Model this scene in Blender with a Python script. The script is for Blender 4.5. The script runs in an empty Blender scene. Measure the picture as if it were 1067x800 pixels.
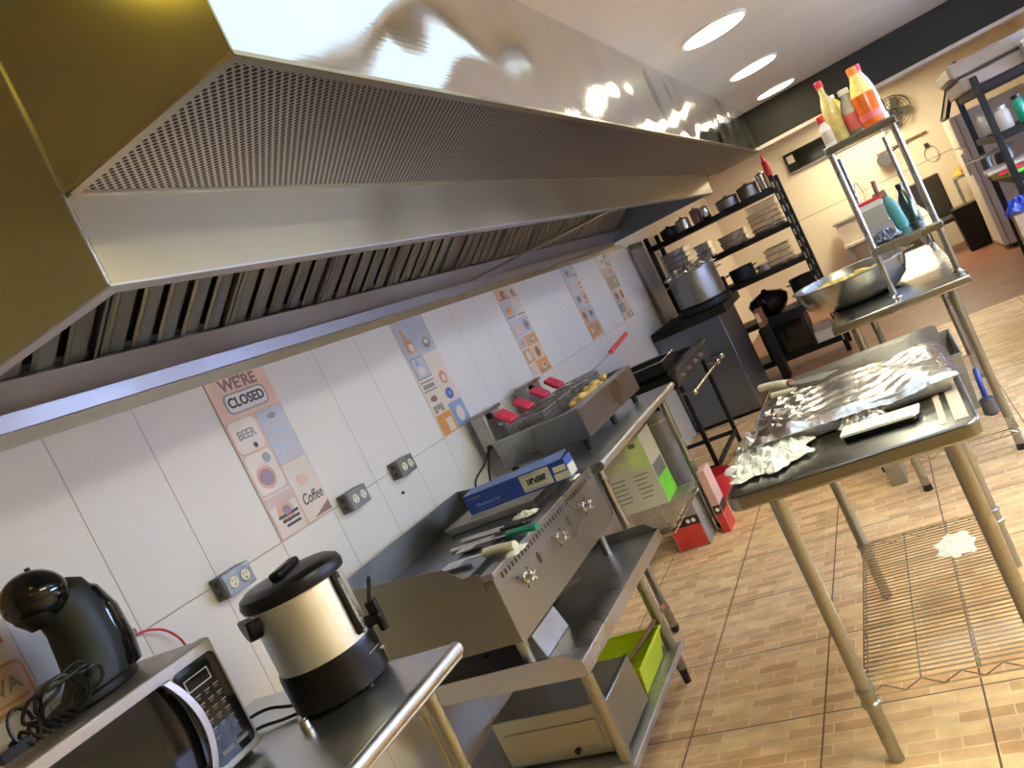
import bpy, bmesh, math, random
from mathutils import Vector, Matrix
random.seed(7)
PI = math.pi
scene = bpy.context.scene
COL = scene.collection

# ------------------------------------------------------------------ camera
cam_data = bpy.data.cameras.new('camera'); cam = bpy.data.objects.new('camera', cam_data); COL.objects.link(cam)
def cam_matrix(yaw, pitch, roll, loc):
    cy, sy, cp, sp = math.cos(yaw), math.sin(yaw), math.cos(pitch), math.sin(pitch)
    fwd = Vector((-sy*cp, cy*cp, sp)); right = Vector((cy, sy, 0)); down = fwd.cross(right)
    r = math.cos(roll)*right + math.sin(roll)*down
    d = -math.sin(roll)*right + math.cos(roll)*down
    m = Matrix((r, -d, -fwd)).transposed().to_4x4(); m.translation = loc
    return m
cam.matrix_world = cam_matrix(math.radians(27.15), math.radians(-2.94), math.radians(25.85), Vector((2.05, 0, 1.48)))
cam_data.sensor_width = 36; cam_data.lens = 826/1067*36; cam_data.clip_start = 0.02
scene.camera = cam
# ------------------------------------------------------------------ world, exposure
world = bpy.data.worlds.new('world'); scene.world = world; world.use_nodes = True
world.node_tree.nodes['Background'].inputs[0].default_value = (.9, .85, .8, 1)
world.node_tree.nodes['Background'].inputs[1].default_value = 0.05
vs = scene.view_settings
vs.view_transform = 'Standard'; vs.look = 'None'; vs.exposure = 0.12; vs.gamma = 1; vs.use_curve_mapping = False
DOWNLIGHT = 40.0; PANEL = 9.0; NEUTRAL = 32.0; DIM_FILL = 2.0; SOFT = 1.5; TUBE = 24.0; BACK_FILL = 37.0; DAY = 44.0

# ------------------------------------------------------------------ materials
def mat_new(name):
    m = bpy.data.materials.new(name); m.use_nodes = True
    nt = m.node_tree; b = nt.nodes['Principled BSDF']
    return m, nt, b
def N(nt, t, **kw):
    n = nt.nodes.new(t)
    for k, v in kw.items():
        if k in ('operation', 'blend_type', 'data_type', 'feature', 'noise_dimensions', 'offset', 'squash', 'wave_type', 'bands_direction', 'distance'): setattr(n, k, v)
        else: n.inputs[k].default_value = v
    return n
def simple(name, col, rough=.5, metal=0., var=.12, scale=12., bump=0., bscale=60., coat=0., spec=None, trans=0., alpha=1., ior=None):
    m, nt, b = mat_new(name); L = nt.links.new
    b.inputs['Roughness'].default_value = rough; b.inputs['Metallic'].default_value = metal
    b.inputs['Coat Weight'].default_value = coat
    if spec is not None: b.inputs['Specular IOR Level'].default_value = spec
    if trans: b.inputs['Transmission Weight'].default_value = trans
    if ior: b.inputs['IOR'].default_value = ior
    if alpha < 1: b.inputs['Alpha'].default_value = alpha
    tc = N(nt, 'ShaderNodeTexCoord'); no = N(nt, 'ShaderNodeTexNoise', Scale=scale, Detail=3.)
    L(tc.outputs['Object'], no.inputs['Vector'])
    cr = N(nt, 'ShaderNodeValToRGB'); c = col
    cr.color_ramp.elements[0].position = .3; cr.color_ramp.elements[1].position = .7
    cr.color_ramp.elements[0].color = tuple(max(0, x*(1-var)) for x in c[:3]) + (1,)
    cr.color_ramp.elements[1].color = tuple(min(1, x*(1+var)) for x in c[:3]) + (1,)
    L(no.outputs['Fac'], cr.inputs[0]); L(cr.outputs[0], b.inputs['Base Color'])
    if bump:
        n2 = N(nt, 'ShaderNodeTexNoise', Scale=bscale, Detail=2.); L(tc.outputs['Object'], n2.inputs['Vector'])
        bp = N(nt, 'ShaderNodeBump', Strength=bump, Distance=.01); L(n2.outputs['Fac'], bp.inputs['Height']); L(bp.outputs[0], b.inputs['Normal'])
    return m
def steel(name, col=(.56, .55, .53), rough=.28, axis='y', wave=0., wscale=1.2, smudge=.07, dist=.05):
    """brushed sheet metal: fine streaks along an axis, smudges in the gloss, optional gentle waviness of the sheet"""
    m, nt, b = mat_new(name); L = nt.links.new
    b.inputs['Metallic'].default_value = 1
    tc = N(nt, 'ShaderNodeTexCoord'); mp = N(nt, 'ShaderNodeMapping')
    mp.inputs['Scale'].default_value = {'y': (160, 2, 160), 'x': (2, 160, 160), 'z': (160, 160, 2)}[axis]
    L(tc.outputs['Object'], mp.inputs['Vector'])
    st = N(nt, 'ShaderNodeTexNoise', Scale=1., Detail=2.); L(mp.outputs[0], st.inputs['Vector'])
    sm = N(nt, 'ShaderNodeTexNoise', Scale=3.0, Detail=2.); L(tc.outputs['Object'], sm.inputs['Vector'])
    mr = N(nt, 'ShaderNodeMapRange'); mr.inputs['To Min'].default_value = max(.03, rough-smudge); mr.inputs['To Max'].default_value = rough+smudge
    mr.inputs['From Min'].default_value = .3; mr.inputs['From Max'].default_value = .7
    L(sm.outputs['Fac'], mr.inputs[0]); L(mr.outputs[0], b.inputs['Roughness'])
    cr = N(nt, 'ShaderNodeValToRGB'); cr.color_ramp.elements[0].position = .3; cr.color_ramp.elements[1].position = .7
    cr.color_ramp.elements[0].color = tuple(x*.95 for x in col)+(1,); cr.color_ramp.elements[1].color = tuple(min(1, x*1.04) for x in col)+(1,)
    L(sm.outputs['Fac'], cr.inputs[0]); L(cr.outputs[0], b.inputs['Base Color'])
    bp = N(nt, 'ShaderNodeBump', Strength=.06, Distance=.002); L(st.outputs['Fac'], bp.inputs['Height'])
    if wave:
        w = N(nt, 'ShaderNodeTexNoise', Scale=wscale, Detail=1.); L(tc.outputs['Object'], w.inputs['Vector'])
        b2 = N(nt, 'ShaderNodeBump', Strength=wave, Distance=dist); L(w.outputs['Fac'], b2.inputs['Height']); L(b2.outputs[0], bp.inputs['Normal'])
    L(bp.outputs[0], b.inputs['Normal'])
    return m
def emit(name, col, s):
    m = bpy.data.materials.new(name); m.use_nodes = True; nt = m.node_tree
    for n in list(nt.nodes): nt.nodes.remove(n)
    e = nt.nodes.new('ShaderNodeEmission'); o = nt.nodes.new('ShaderNodeOutputMaterial')
    e.inputs[0].default_value = tuple(col)+(1,); e.inputs[1].default_value = s; nt.links.new(e.outputs[0], o.inputs[0]); return m

def math_node(nt, op, a, b=None):
    n = nt.nodes.new('ShaderNodeMath'); n.operation = op
    for i, v in enumerate((a, b)):
        if v is None: continue
        if isinstance(v, (int, float)): n.inputs[i].default_value = v
        else: nt.links.new(v, n.inputs[i])
    return n.outputs[0]

def wall_tile_mat():
    m, nt, b = mat_new('white_wall_tile'); L = nt.links.new
    tc = N(nt, 'ShaderNodeTexCoord'); sp = N(nt, 'ShaderNodeSeparateXYZ'); L(tc.outputs['Object'], sp.inputs[0])
    y, z = sp.outputs[1], sp.outputs[2]
    fy = math_node(nt, 'FRACT', math_node(nt, 'DIVIDE', math_node(nt, 'SUBTRACT', y, 1.95-.2935*20), .2935))
    fz = math_node(nt, 'FRACT', math_node(nt, 'DIVIDE', z, .6))
    dy = math_node(nt, 'MULTIPLY', math_node(nt, 'SUBTRACT', .5, math_node(nt, 'ABSOLUTE', math_node(nt, 'SUBTRACT', fy, .5))), .2935)
    dz = math_node(nt, 'MULTIPLY', math_node(nt, 'SUBTRACT', .5, math_node(nt, 'ABSOLUTE', math_node(nt, 'SUBTRACT', fz, .5))), .6)
    d = math_node(nt, 'MINIMUM', dy, dz)
    j = math_node(nt, 'GREATER_THAN', d, .0012)
    mx = N(nt, 'ShaderNodeMix', data_type='RGBA'); mx.inputs[6].default_value = (.42, .39, .36, 1); mx.inputs[7].default_value = (.80, .80, .785, 1)
    L(j, mx.inputs[0]); L(mx.outputs[2], b.inputs['Base Color'])
    # shallow dimple pattern pressed into the glaze
    sy = math_node(nt, 'SINE', math_node(nt, 'MULTIPLY', y, 2*PI/.026)); sz = math_node(nt, 'SINE', math_node(nt, 'MULTIPLY', z, 2*PI/.02))
    h = math_node(nt, 'MULTIPLY', math_node(nt, 'MULTIPLY', sy, sz), .12)
    h2 = math_node(nt, 'ADD', h, math_node(nt, 'MINIMUM', math_node(nt, 'MULTIPLY', d, 300), 1.))
    bp = N(nt, 'ShaderNodeBump', Strength=.8, Distance=.0025); L(h2, bp.inputs['Height']); L(bp.outputs[0], b.inputs['Normal'])
    b.inputs['Roughness'].default_value = .34; b.inputs['Specular IOR Level'].default_value = .4
    return m
def plain_wall_mat(name, c1, c2, zline=1.2, rough=.45):
    m, nt, b = mat_new(name); L = nt.links.new
    tc = N(nt, 'ShaderNodeTexCoord'); sp = N(nt, 'ShaderNodeSeparateXYZ'); L(tc.outputs['Object'], sp.inputs[0])
    no = N(nt, 'ShaderNodeTexNoise', Scale=1.3, Detail=5.); L(tc.outputs['Object'], no.inputs['Vector'])
    mx = N(nt, 'ShaderNodeMix', data_type='RGBA'); mx.inputs[6].default_value = c1+(1,); mx.inputs[7].default_value = c2+(1,); L(no.outputs['Fac'], mx.inputs[0])
    d = math_node(nt, 'ABSOLUTE', math_node(nt, 'SUBTRACT', sp.outputs[2], zline))
    k = math_node(nt, 'GREATER_THAN', d, .006)
    m2 = N(nt, 'ShaderNodeMix', data_type='RGBA'); m2.inputs[6].default_value = tuple(x*.5 for x in c1)+(1,)
    L(k, m2.inputs[0]); L(mx.outputs[2], m2.inputs[7]); L(m2.outputs[2], b.inputs['Base Color'])
    b.inputs['Roughness'].default_value = rough
    return m
def floor_mat():
    m, nt, b = mat_new('brick_look_floor_tile'); L = nt.links.new
    tc = N(nt, 'ShaderNodeTexCoord'); sp = N(nt, 'ShaderNodeSeparateXYZ'); L(tc.outputs['Object'], sp.inputs[0])
    x, y = sp.outputs[0], sp.outputs[1]; T = .457
    gx = math_node(nt, 'DIVIDE', math_node(nt, 'SUBTRACT', x, .877-T*10), T); gy = math_node(nt, 'DIVIDE', math_node(nt, 'SUBTRACT', y, 2.34-T*12), T)
    fx = math_node(nt, 'FRACT', gx); fy = math_node(nt, 'FRACT', gy)
    dx = math_node(nt, 'SUBTRACT', .5, math_node(nt, 'ABSOLUTE', math_node(nt, 'SUBTRACT', fx, .5)))
    dy = math_node(nt, 'SUBTRACT', .5, math_node(nt, 'ABSOLUTE', math_node(nt, 'SUBTRACT', fy, .5)))
    d = math_node(nt, 'MINIMUM', dx, dy)
    # small bricks printed inside each tile
    br = N(nt, 'ShaderNodeTexBrick', Scale=1.0); br.offset = .43; br.squash = 1
    br.inputs['Brick Width'].default_value = T/3.2; br.inputs['Row Height'].default_value = T/9
    br.inputs['Mortar Size'].default_value = .0035; br.inputs['Mortar Smooth'].default_value = .6; br.inputs['Bias'].default_value = 0
    br.inputs['Color1'].default_value = (.72, .43, .21, 1); br.inputs['Color2'].default_value = (.94, .70, .38, 1); br.inputs['Mortar'].default_value = (.95, .76, .46, 1)
    L(tc.outputs['Object'], br.inputs['Vector'])
    mp = N(nt, 'ShaderNodeMapping'); mp.inputs['Scale'].default_value = (9, 16, 1); L(tc.outputs['Object'], mp.inputs['Vector'])
    no = N(nt, 'ShaderNodeTexNoise', Scale=1., Detail=4.); L(mp.outputs[0], no.inputs['Vector'])
    cr = N(nt, 'ShaderNodeValToRGB'); cr.color_ramp.elements[0].position = .35; cr.color_ramp.elements[1].position = .68
    cr.color_ramp.elements[0].color = (.86, .78, .70, 1); cr.color_ramp.elements[1].color = (1.12, 1.10, 1.05, 1); L(no.outputs['Fac'], cr.inputs[0])
    mu = N(nt, 'ShaderNodeMix', data_type='RGBA', blend_type='MULTIPLY'); mu.inputs[0].default_value = 1; L(br.outputs['Color'], mu.inputs[6]); L(cr.outputs[0], mu.inputs[7])
    j = math_node(nt, 'GREATER_THAN', d, .0065)
    mx = N(nt, 'ShaderNodeMix', data_type='RGBA'); mx.inputs[6].default_value = (.16, .10, .06, 1); L(j, mx.inputs[0]); L(mu.outputs[2], mx.inputs[7])
    L(mx.outputs[2], b.inputs['Base Color'])
    h = math_node(nt, 'ADD', math_node(nt, 'MINIMUM', math_node(nt, 'MULTIPLY', d, 60), 1.), math_node(nt, 'MULTIPLY', no.outputs['Fac'], .25))
    bp = N(nt, 'ShaderNodeBump', Strength=.3, Distance=.003); L(h, bp.inputs['Height']); L(bp.outputs[0], b.inputs['Normal'])
    b.inputs['Roughness'].default_value = .42; b.inputs['Specular IOR Level'].default_value = .3
    return m
def perf_mat():
    m, nt, b = mat_new('perforated_steel'); L = nt.links.new
    tc = N(nt, 'ShaderNodeTexCoord'); sp = N(nt, 'ShaderNodeSeparateXYZ'); L(tc.outputs['Object'], sp.inputs[0])
    P = .0185
    def dots(off):
        u = math_node(nt, 'SUBTRACT', math_node(nt, 'FRACT', math_node(nt, 'ADD', math_node(nt, 'DIVIDE', sp.outputs[0], P), off+50)), .5)
        v = math_node(nt, 'SUBTRACT', math_node(nt, 'FRACT', math_node(nt, 'ADD', math_node(nt, 'DIVIDE', sp.outputs[1], P), off+50)), .5)
        r = math_node(nt, 'ADD', math_node(nt, 'MULTIPLY', u, u), math_node(nt, 'MULTIPLY', v, v))
        return math_node(nt, 'LESS_THAN', r, .072)
    hole = math_node(nt, 'MAXIMUM', dots(0.), dots(.5))
    mx = N(nt, 'ShaderNodeMix', data_type='RGBA'); mx.inputs[6].default_value = (.40, .32, .26, 1); mx.inputs[7].default_value = (.012, .011, .01, 1)
    L(hole, mx.inputs[0]); L(mx.outputs[2], b.inputs['Base Color'])
    L(math_node(nt, 'SUBTRACT', 1., hole), b.inputs['Metallic'])
    L(math_node(nt, 'ADD', .3, math_node(nt, 'MULTIPLY', hole, .5)), b.inputs['Roughness'])
    return m
M = {}
M['hood'] = steel('hood_steel', (.38, .32, .20), .33, 'y', .08, .8, .06)
M['hood_end'] = steel('hood_end_steel', (.37, .37, .24), .22, 'z', .15, 1.5)
M['plenum'] = steel('plenum_steel', (.72, .73, .74), .12, 'y', .9, 1.6, .06, .11)
M['steel'] = steel('brushed_steel', (.48, .48, .49), .32, 'y')
M['steelx'] = steel('brushed_steel_cross', (.33, .32, .285), .30, 'x')
M['table'] = steel('table_top_steel', (.62, .63, .66), .34, 'y')
M['prep'] = steel('prep_table_steel', (.31, .315, .30), .26, 'x')
M['post'] = steel('overshelf_post_steel', (.40, .40, .38), .24, 'z')
M['leg'] = steel('leg_tube_steel', (.33, .335, .31), .30, 'z')
M['darksteel'] = steel('heat_darkened_steel', (.24, .23, .22), .38, 'y')
M['griddle_side'] = steel('griddle_side_steel', (.23, .215, .18), .38, 'x')
M['griddle_plate'] = simple('seasoned_griddle_plate', (.20, .20, .22), .26, .9, .3, 6)
M['baffle'] = steel('baffle_steel', (.40, .42, .42), .40, 'z')
M['gutter'] = steel('gutter_steel', (.38, .36, .36), .36, 'y')
M['bright'] = steel('bright_strip_steel', (.45, .43, .44), .46, 'y')
M['chrome'] = simple('chrome_wire', (.75, .74, .72), .18, 1., .05)
M['perf'] = perf_mat()
M['wall_tile'] = wall_tile_mat()
M['floor_tile'] = floor_mat()
M['terracotta'] = simple('terracotta_floor', (.25, .10, .062), .40, 0, .22, 5, .1, 20)
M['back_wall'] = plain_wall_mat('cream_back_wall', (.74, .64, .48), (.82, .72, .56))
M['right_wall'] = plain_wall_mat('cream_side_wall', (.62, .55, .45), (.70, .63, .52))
M['near_wall'] = simple('mustard_paint', (.22, .21, .08), .6, 0, .15, 2)
M['ceiling'] = simple('ceiling_paint', (.56, .495, .375), .6, 0, .05, 2)
M['beam'] = simple('dark_olive_paint', (.026, .022, .012), .6, 0, .12, 2, spec=.2)
M['trim'] = simple('beige_trim', (.56, .46, .34), .45, 0, .1, 3)
M['strip'] = simple('brown_reflection', (.30, .22, .10), .35, .3, .12, 4)
M['darkbrown'] = simple('dark_brown_vinyl', (.04, .032, .025), .5, 0, .2, 6)
M['soot'] = simple('sooty_panel', (.22, .19, .17), .5, .2, .4, 4)
M['black'] = simple('black_plastic', (.007, .007, .009), .35, 0, .2, spec=.3)
M['gloss'] = simple('glossy_black_plastic', (.006, .006, .008), .07, 0, .1, coat=.15, spec=.35)
M['greenblack'] = simple('satin_dark_plastic', (.012, .016, .010), .48, 0, .2, 6, spec=.3)
M['blackmetal'] = simple('black_painted_metal', (.008, .008, .008), .5, 0, .2, spec=.25)
M['rubber'] = simple('black_rubber', (.005, .005, .005), .5, 0, .2)
M['urn'] = steel('urn_steel', (.96, .96, .90), .48, 'z', 0, 1, .06)
M['glass_dark'] = simple('dark_glass', (.012, .013, .009), .10, 0, .1, spec=.35)
M['mwsteel'] = simple('silver_plastic_trim', (.37, .35, .33), .36, .7, .06)
M['oven'] = steel('toaster_oven_silver', (.36, .365, .31), .34, 'y')
M['greybox'] = simple('grey_outlet_box', (.12, .115, .09), .45, .3, .1)
M['outlet_plate'] = simple('outlet_plate_metal', (.17, .165, .135), .4, .5, .08)
M['ivory'] = simple('ivory_plastic', (.78, .72, .52), .35, 0, .08)
M['white'] = simple('white_plastic', (.80, .79, .74), .4, 0, .05)
M['cream'] = simple('cream_paint', (.62, .55, .46), .45, 0, .05)
M['paper'] = simple('white_paper', (.80, .80, .70), .75, 0, .06, 20, .3, 60)
M['red'] = simple('red_plastic', (.62, .03, .035), .32, 0, .12)
M['redpink'] = simple('red_handle_plastic', (.70, .05, .09), .25, 0, .1)
M['green'] = simple('green_plastic', (.0, .24, .12), .3, 0, .1)
M['lime'] = simple('lime_plastic', (.50, .62, .01), .32, 0, .05)
M['teal'] = simple('teal_plastic', (.07, .27, .24), .4, 0, .1)
M['blue'] = simple('blue_cardboard', (.020, .060, .30), .42, 0, .12)
M['bluelight'] = simple('pale_blue_print', (.16, .26, .58), .45, 0, .1)
M['bluebag'] = simple('blue_bag', (.03, .06, .50), .35, 0, .2, 20, .5, 40)
M['wood'] = simple('brown_wood', (.22, .10, .04), .55, 0, .3, 30)
M['greenprint'] = simple('green_print', (.16, .55, .03), .45, 0, .1)
M['limeprint'] = simple('pale_green_print', (.55, .70, .25), .5, 0, .1)
M['cartonwhite'] = simple('whitish_carton', (.58, .58, .46), .6, 0, .1, 4)
M['carton'] = simple('kraft_carton', (.38, .27, .17), .7, 0, .12)
M['cartongrey'] = simple('grey_print_carton', (.30, .28, .24), .65, 0, .15)
M['redprint'] = simple('red_print', (.60, .045, .035), .5, 0, .1)
M['pinkprint'] = simple('pink_print', (.66, .42, .33), .55, 0, .1)
M['ink'] = simple('black_ink', (.02, .018, .018), .55, 0, .1)
M['inkgrey'] = simple('grey_ink', (.16, .16, .15), .55, 0, .1)
M['foil'] = simple('crumpled_foil', (.88, .87, .85), .22, 1., .05, 20, .35, 18)
M['tray'] = simple('tray_aluminium', (.60, .58, .54), .30, 1., .08)
M['potato'] = simple('fried_potato', (.75, .52, .14), .5, 0, .18, 40)
M['food'] = simple('yellow_potato_pieces', (.80, .62, .16), .5, 0, .25, 40, .6, 50)
M['pan'] = steel('steel_pans', (.74, .76, .82), .22, 'x')
M['bluegrey'] = steel('blue_grey_cabinet_steel', (.20, .225, .27), .42, 'z')
M['bowl'] = steel('mixing_bowl_steel', (.50, .49, .43), .26, 'z')
M['pot'] = steel('stock_pot_steel', (.28, .265, .24), .42, 'z', .1)
M['oil'] = simple('yellow_oil', (.72, .56, .04), .12, 0, .1, coat=.3)
M['clear'] = simple('clear_bottle_plastic', (.70, .68, .58), .10, 0, .05, trans=.55, ior=1.3)
M['oilclear'] = simple('clear_bottle_of_oil', (.66, .56, .20), .12, 0, .2, 30, coat=.3)
M['sauce'] = simple('orange_sauce', (.66, .12, .005), .25, 0, .1, coat=.3)
M['orangecap'] = simple('orange_cap', (.85, .20, .01), .35, 0, .05)
M['pinkcap'] = simple('pink_cap', (.75, .06, .16), .35, 0, .05)
M['pinklabel'] = simple('rose_label', (.72, .14, .12), .5, 0, .1)
M['yellow'] = simple('yellow_cloth', (.80, .45, .08), .7, 0, .15, 20, .4)
M['yellowprint'] = simple('yellow_print', (.75, .62, .05), .5, 0, .05)
M['darkgreen'] = simple('dark_green_glass', (.01, .035, .02), .12, 0, .1)
M['fridge'] = simple('fridge_enamel', (.50, .47, .46), .35, 0, .04)
M['fridgeedge'] = simple('fridge_door_edge', (.66, .60, .52), .4, 0, .04)
M['dullcrate'] = simple('dull_pale_plastic', (.38, .36, .28), .5, 0, .08)
M['canister'] = simple('dull_grey_canister', (.20, .19, .16), .5, .3, .15)
M['galv'] = simple('galvanised_bracket', (.42, .41, .38), .45, .8, .15)
M['browntray'] = simple('taupe_case', (.30, .24, .20), .5, 0, .08)
M['towel'] = simple('paper_towel', (.84, .85, .78), .85, 0, .05, 20, .4, 70)
M['fanmesh'] = simple('fan_grille_grey', (.12, .11, .09), .5, .5, .1)
M['brownorange'] = simple('tile_print_orange', (.60, .30, .14), .35, 0, .1)
M['tilebase'] = simple('tile_print_cream', (.74, .66, .56), .3, 0, .06)
M['tiletan'] = simple('tile_print_tan', (.62, .44, .32), .3, 0, .1)
M['tilepeach'] = simple('tile_print_peach', (.74, .50, .34), .3, 0, .08)
M['tilebluegrey'] = simple('tile_print_blue_grey', (.50, .53, .60), .3, 0, .06)
M['tileblue'] = simple('tile_print_blue', (.10, .16, .50), .3, 0, .1)
M['tileskyblue'] = simple('tile_print_sky_blue', (.28, .38, .58), .3, 0, .1)
M['tileorange'] = simple('tile_print_deep_orange', (.62, .24, .05), .3, 0, .1)
M['tilebrown'] = simple('tile_print_brown', (.22, .10, .06), .35, 0, .15)
M['tilegrey'] = simple('tile_print_grey', (.26, .26, .24), .35, 0, .15)
M['lamp'] = emit('downlight_glow', (1, .93, .70), DOWNLIGHT)
M['panel'] = emit('cool_panel_glow', (.58, .70, 1.0), PANEL)
M['panelneutral'] = emit('neutral_panel_glow', (1, .97, .70), NEUTRAL)
M['filldim'] = emit('dim_fill_glow', (1, .95, .70), DIM_FILL)
M['panelsoft'] = emit('soft_white_panel_glow', (.74, .88, 1.0), SOFT)
M['yellowlamp'] = emit('yellow_lamp_glow', (1, .72, .08), 7)
M['daylight'] = emit('daylight_beyond_window', (.45, .60, 1.0), DAY)
M['window_glass'] = simple('window_glass', (.9, .92, .95), .02, 0, .01, trans=1., ior=1.02)
M['tube'] = emit('tube_glow', (1, .90, .78), TUBE)
M['fillback'] = emit('warm_fill_glow', (1, .87, .58), BACK_FILL)

# ------------------------------------------------------------------ mesh builder
OFF = {}
class MB:
    def __init__(s): s.v = []; s.f = []; s.m = []
    def add(s, vs_, fs, m=0):
        b = len(s.v); s.v += [Vector(v) for v in vs_]
        for f in fs: s.f.append(tuple(i+b for i in f)); s.m.append(m)
        return s
    def box(s, x0, y0, z0, x1, y1, z1, m=0):
        if x0 > x1: x0, x1 = x1, x0
        if y0 > y1: y0, y1 = y1, y0
        if z0 > z1: z0, z1 = z1, z0
        v = [(x, y, z) for z in (z0, z1) for y in (y0, y1) for x in (x0, x1)]
        return s.add(v, [(0, 2, 3, 1), (4, 5, 7, 6), (0, 1, 5, 4), (2, 6, 7, 3), (0, 4, 6, 2), (1, 3, 7, 5)], m)
    def obox(s, c, size, R=None, m=0):
        R = R or Matrix.Identity(3); c = Vector(c); h = Vector(size)/2
        v = [c + R @ Vector((sx*h.x, sy*h.y, sz*h.z)) for sz in (-1, 1) for sy in (-1, 1) for sx in (-1, 1)]
        return s.add(v, [(0, 2, 3, 1), (4, 5, 7, 6), (0, 1, 5, 4), (2, 6, 7, 3), (0, 4, 6, 2), (1, 3, 7, 5)], m)
    def cyl(s, p, q, r, r2=None, n=20, m=0, caps=True):
        p = Vector(p); q = Vector(q); r2 = r if r2 is None else r2
        d = (q-p).normalized(); a = d.orthogonal().normalized(); b = d.cross(a)
        v = []
        for (c, rr) in ((p, r), (q, r2)):
            for i in range(n):
                t = 2*PI*i/n; v.append(c + rr*(math.cos(t)*a + math.sin(t)*b))
        f = [(i, (i+1) % n, n+(i+1) % n, n+i) for i in range(n)]
        if caps: f += [tuple(range(n-1, -1, -1)), tuple(range(n, 2*n))]
        return s.add(v, f, m)
    def tube(s, pts, r, n=8, m=0, smooth=4, closed=False):
        P = [Vector(p) for p in pts]
        if smooth > 1 and len(P) > 2: P = catmull(P, smooth, closed)
        v = []; K = len(P); a = None
        for i, p in enumerate(P):
            if closed: d = (P[(i+1) % K]-P[i-1])
            else: d = (P[min(i+1, K-1)]-P[max(i-1, 0)])
            d.normalize()
            a = d.orthogonal().normalized() if a is None else (a - d*a.dot(d)).normalized()
            b = d.cross(a)
            for k in range(n):
                t = 2*PI*k/n; v.append(p + r*(math.cos(t)*a+math.sin(t)*b))
        f = []
        for i in range(K if closed else K-1):
            j = (i+1) % K
            for k in range(n): f.append((i*n+k, i*n+(k+1) % n, j*n+(k+1) % n, j*n+k))
        if not closed: f += [tuple(range(n-1, -1, -1)), tuple(range((K-1)*n, K*n))]
        return s.add(v, f, m)
    def lathe(s, c, prof, n=32, m=0, caps=True, sy=1.):
        c = Vector(c); v = []; K = len(prof)
        for (r, z) in prof:
            for i in range(n):
                t = 2*PI*i/n; v.append(c + Vector((r*math.cos(t), r*math.sin(t)*sy, z)))
        f = [(j*n+i, j*n+(i+1) % n, (j+1)*n+(i+1) % n, (j+1)*n+i) for j in range(K-1) for i in range(n)]
        if caps: f += [tuple(range(n-1, -1, -1)), tuple(range((K-1)*n, K*n))]
        return s.add(v, f, m)
    def prism(s, poly, ext, m=0):
        P = [Vector(p) for p in poly]; e = Vector(ext); n = len(P)
        return s.add(P + [p+e for p in P], [tuple(range(n-1, -1, -1)), tuple(range(n, 2*n))] + [(i, (i+1) % n, n+(i+1) % n, n+i) for i in range(n)], m)
    def sphere(s, c, r, sc=(1, 1, 1), n=16, k=10, m=0, R=None):
        c = Vector(c); v = []; R = R or Matrix.Identity(3)
        for j in range(1, k):
            ph = PI*j/k
            for i in range(n):
                t = 2*PI*i/n; v.append(c + R @ Vector((r*sc[0]*math.sin(ph)*math.cos(t), r*sc[1]*math.sin(ph)*math.sin(t), r*sc[2]*math.cos(ph))))
        top = len(v); v.append(c + R @ Vector((0, 0, r*sc[2]))); v.append(c + R @ Vector((0, 0, -r*sc[2])))
        f = [(j*n+i, (j+1)*n+i, (j+1)*n+(i+1) % n, j*n+(i+1) % n) for j in range(k-2) for i in range(n)]
        f += [(top, i, (i+1) % n) for i in range(n)] + [(top+1, (k-2)*n+(i+1) % n, (k-2)*n+i) for i in range(n)]
        return s.add(v, f, m)
    def sheet(s, fn, nu, nv, th, m=0):
        """closed sheet of thickness th over fn(u,v) with u,v in 0..1"""
        v = [Vector(fn(i/nu, j/nv)) for j in range(nv+1) for i in range(nu+1)]
        w = [p - Vector((0, 0, th)) for p in v]; W = nu+1; B = len(v); f = []
        for j in range(nv):
            for i in range(nu):
                a = j*W+i; f.append((a, a+1, a+W+1, a+W)); f.append((B+a, B+a+W, B+a+W+1, B+a+1))
        for i in range(nu): f.append((i, B+i, B+i+1, i+1)); a = nv*W+i; f.append((a, a+1, B+a+1, B+a))
        for j in range(nv): a = j*W; f.append((a, a+W, B+a+W, B+a)); a = j*W+nu; f.append((a, B+a, B+a+W, a+W))
        return s.add(v+w, f, m)
    def tray(s, x0, y0, x1, y1, z0, z1, th=.004, flare=0., m=0):
        """open rectangular pan with walls of thickness th, opening wider than its bottom by flare"""
        F = flare
        o = [(x0, y0, z0), (x1, y0, z0), (x1, y1, z0), (x0, y1, z0)]
        t = [(x0-F, y0-F, z1), (x1+F, y0-F, z1), (x1+F, y1+F, z1), (x0-F, y1+F, z1)]
        ti = [(x0-F+th, y0-F+th, z1), (x1+F-th, y0-F+th, z1), (x1+F-th, y1+F-th, z1), (x0-F+th, y1+F-th, z1)]
        bi = [(x0+th, y0+th, z0+th), (x1-th, y0+th, z0+th), (x1-th, y1-th, z0+th), (x0+th, y1-th, z0+th)]
        f = [(3, 2, 1, 0), (12, 13, 14, 15)]
        for a in (0, 4, 8):
            for i in range(4): f.append((a+i, a+(i+1) % 4, a+4+(i+1) % 4, a+4+i))
        return s.add(o+t+ti+bi, f, m)
    def build(s, name, mats, parent=None, bevel=0, seg=2, smooth=True, angle=35):
        off = OFF.get(parent.name, Vector((0, 0, 0))) if parent else Vector((0, 0, 0))
        me = bpy.data.meshes.new(name)
        me.from_pydata([tuple(p-off) for p in s.v], [], s.f)
        mats = mats if isinstance(mats, (list, tuple)) else [mats]
        for mm in mats: me.materials.append(M[mm] if isinstance(mm, str) else mm)
        for p, k in zip(me.polygons, s.m): p.material_index = k
        bm = bmesh.new(); bm.from_mesh(me); bmesh.ops.recalc_face_normals(bm, faces=bm.faces); bm.to_mesh(me); bm.free()
        if smooth:
            for p in me.polygons: p.use_smooth = True
            me.set_sharp_from_angle(angle=math.radians(angle))
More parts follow.
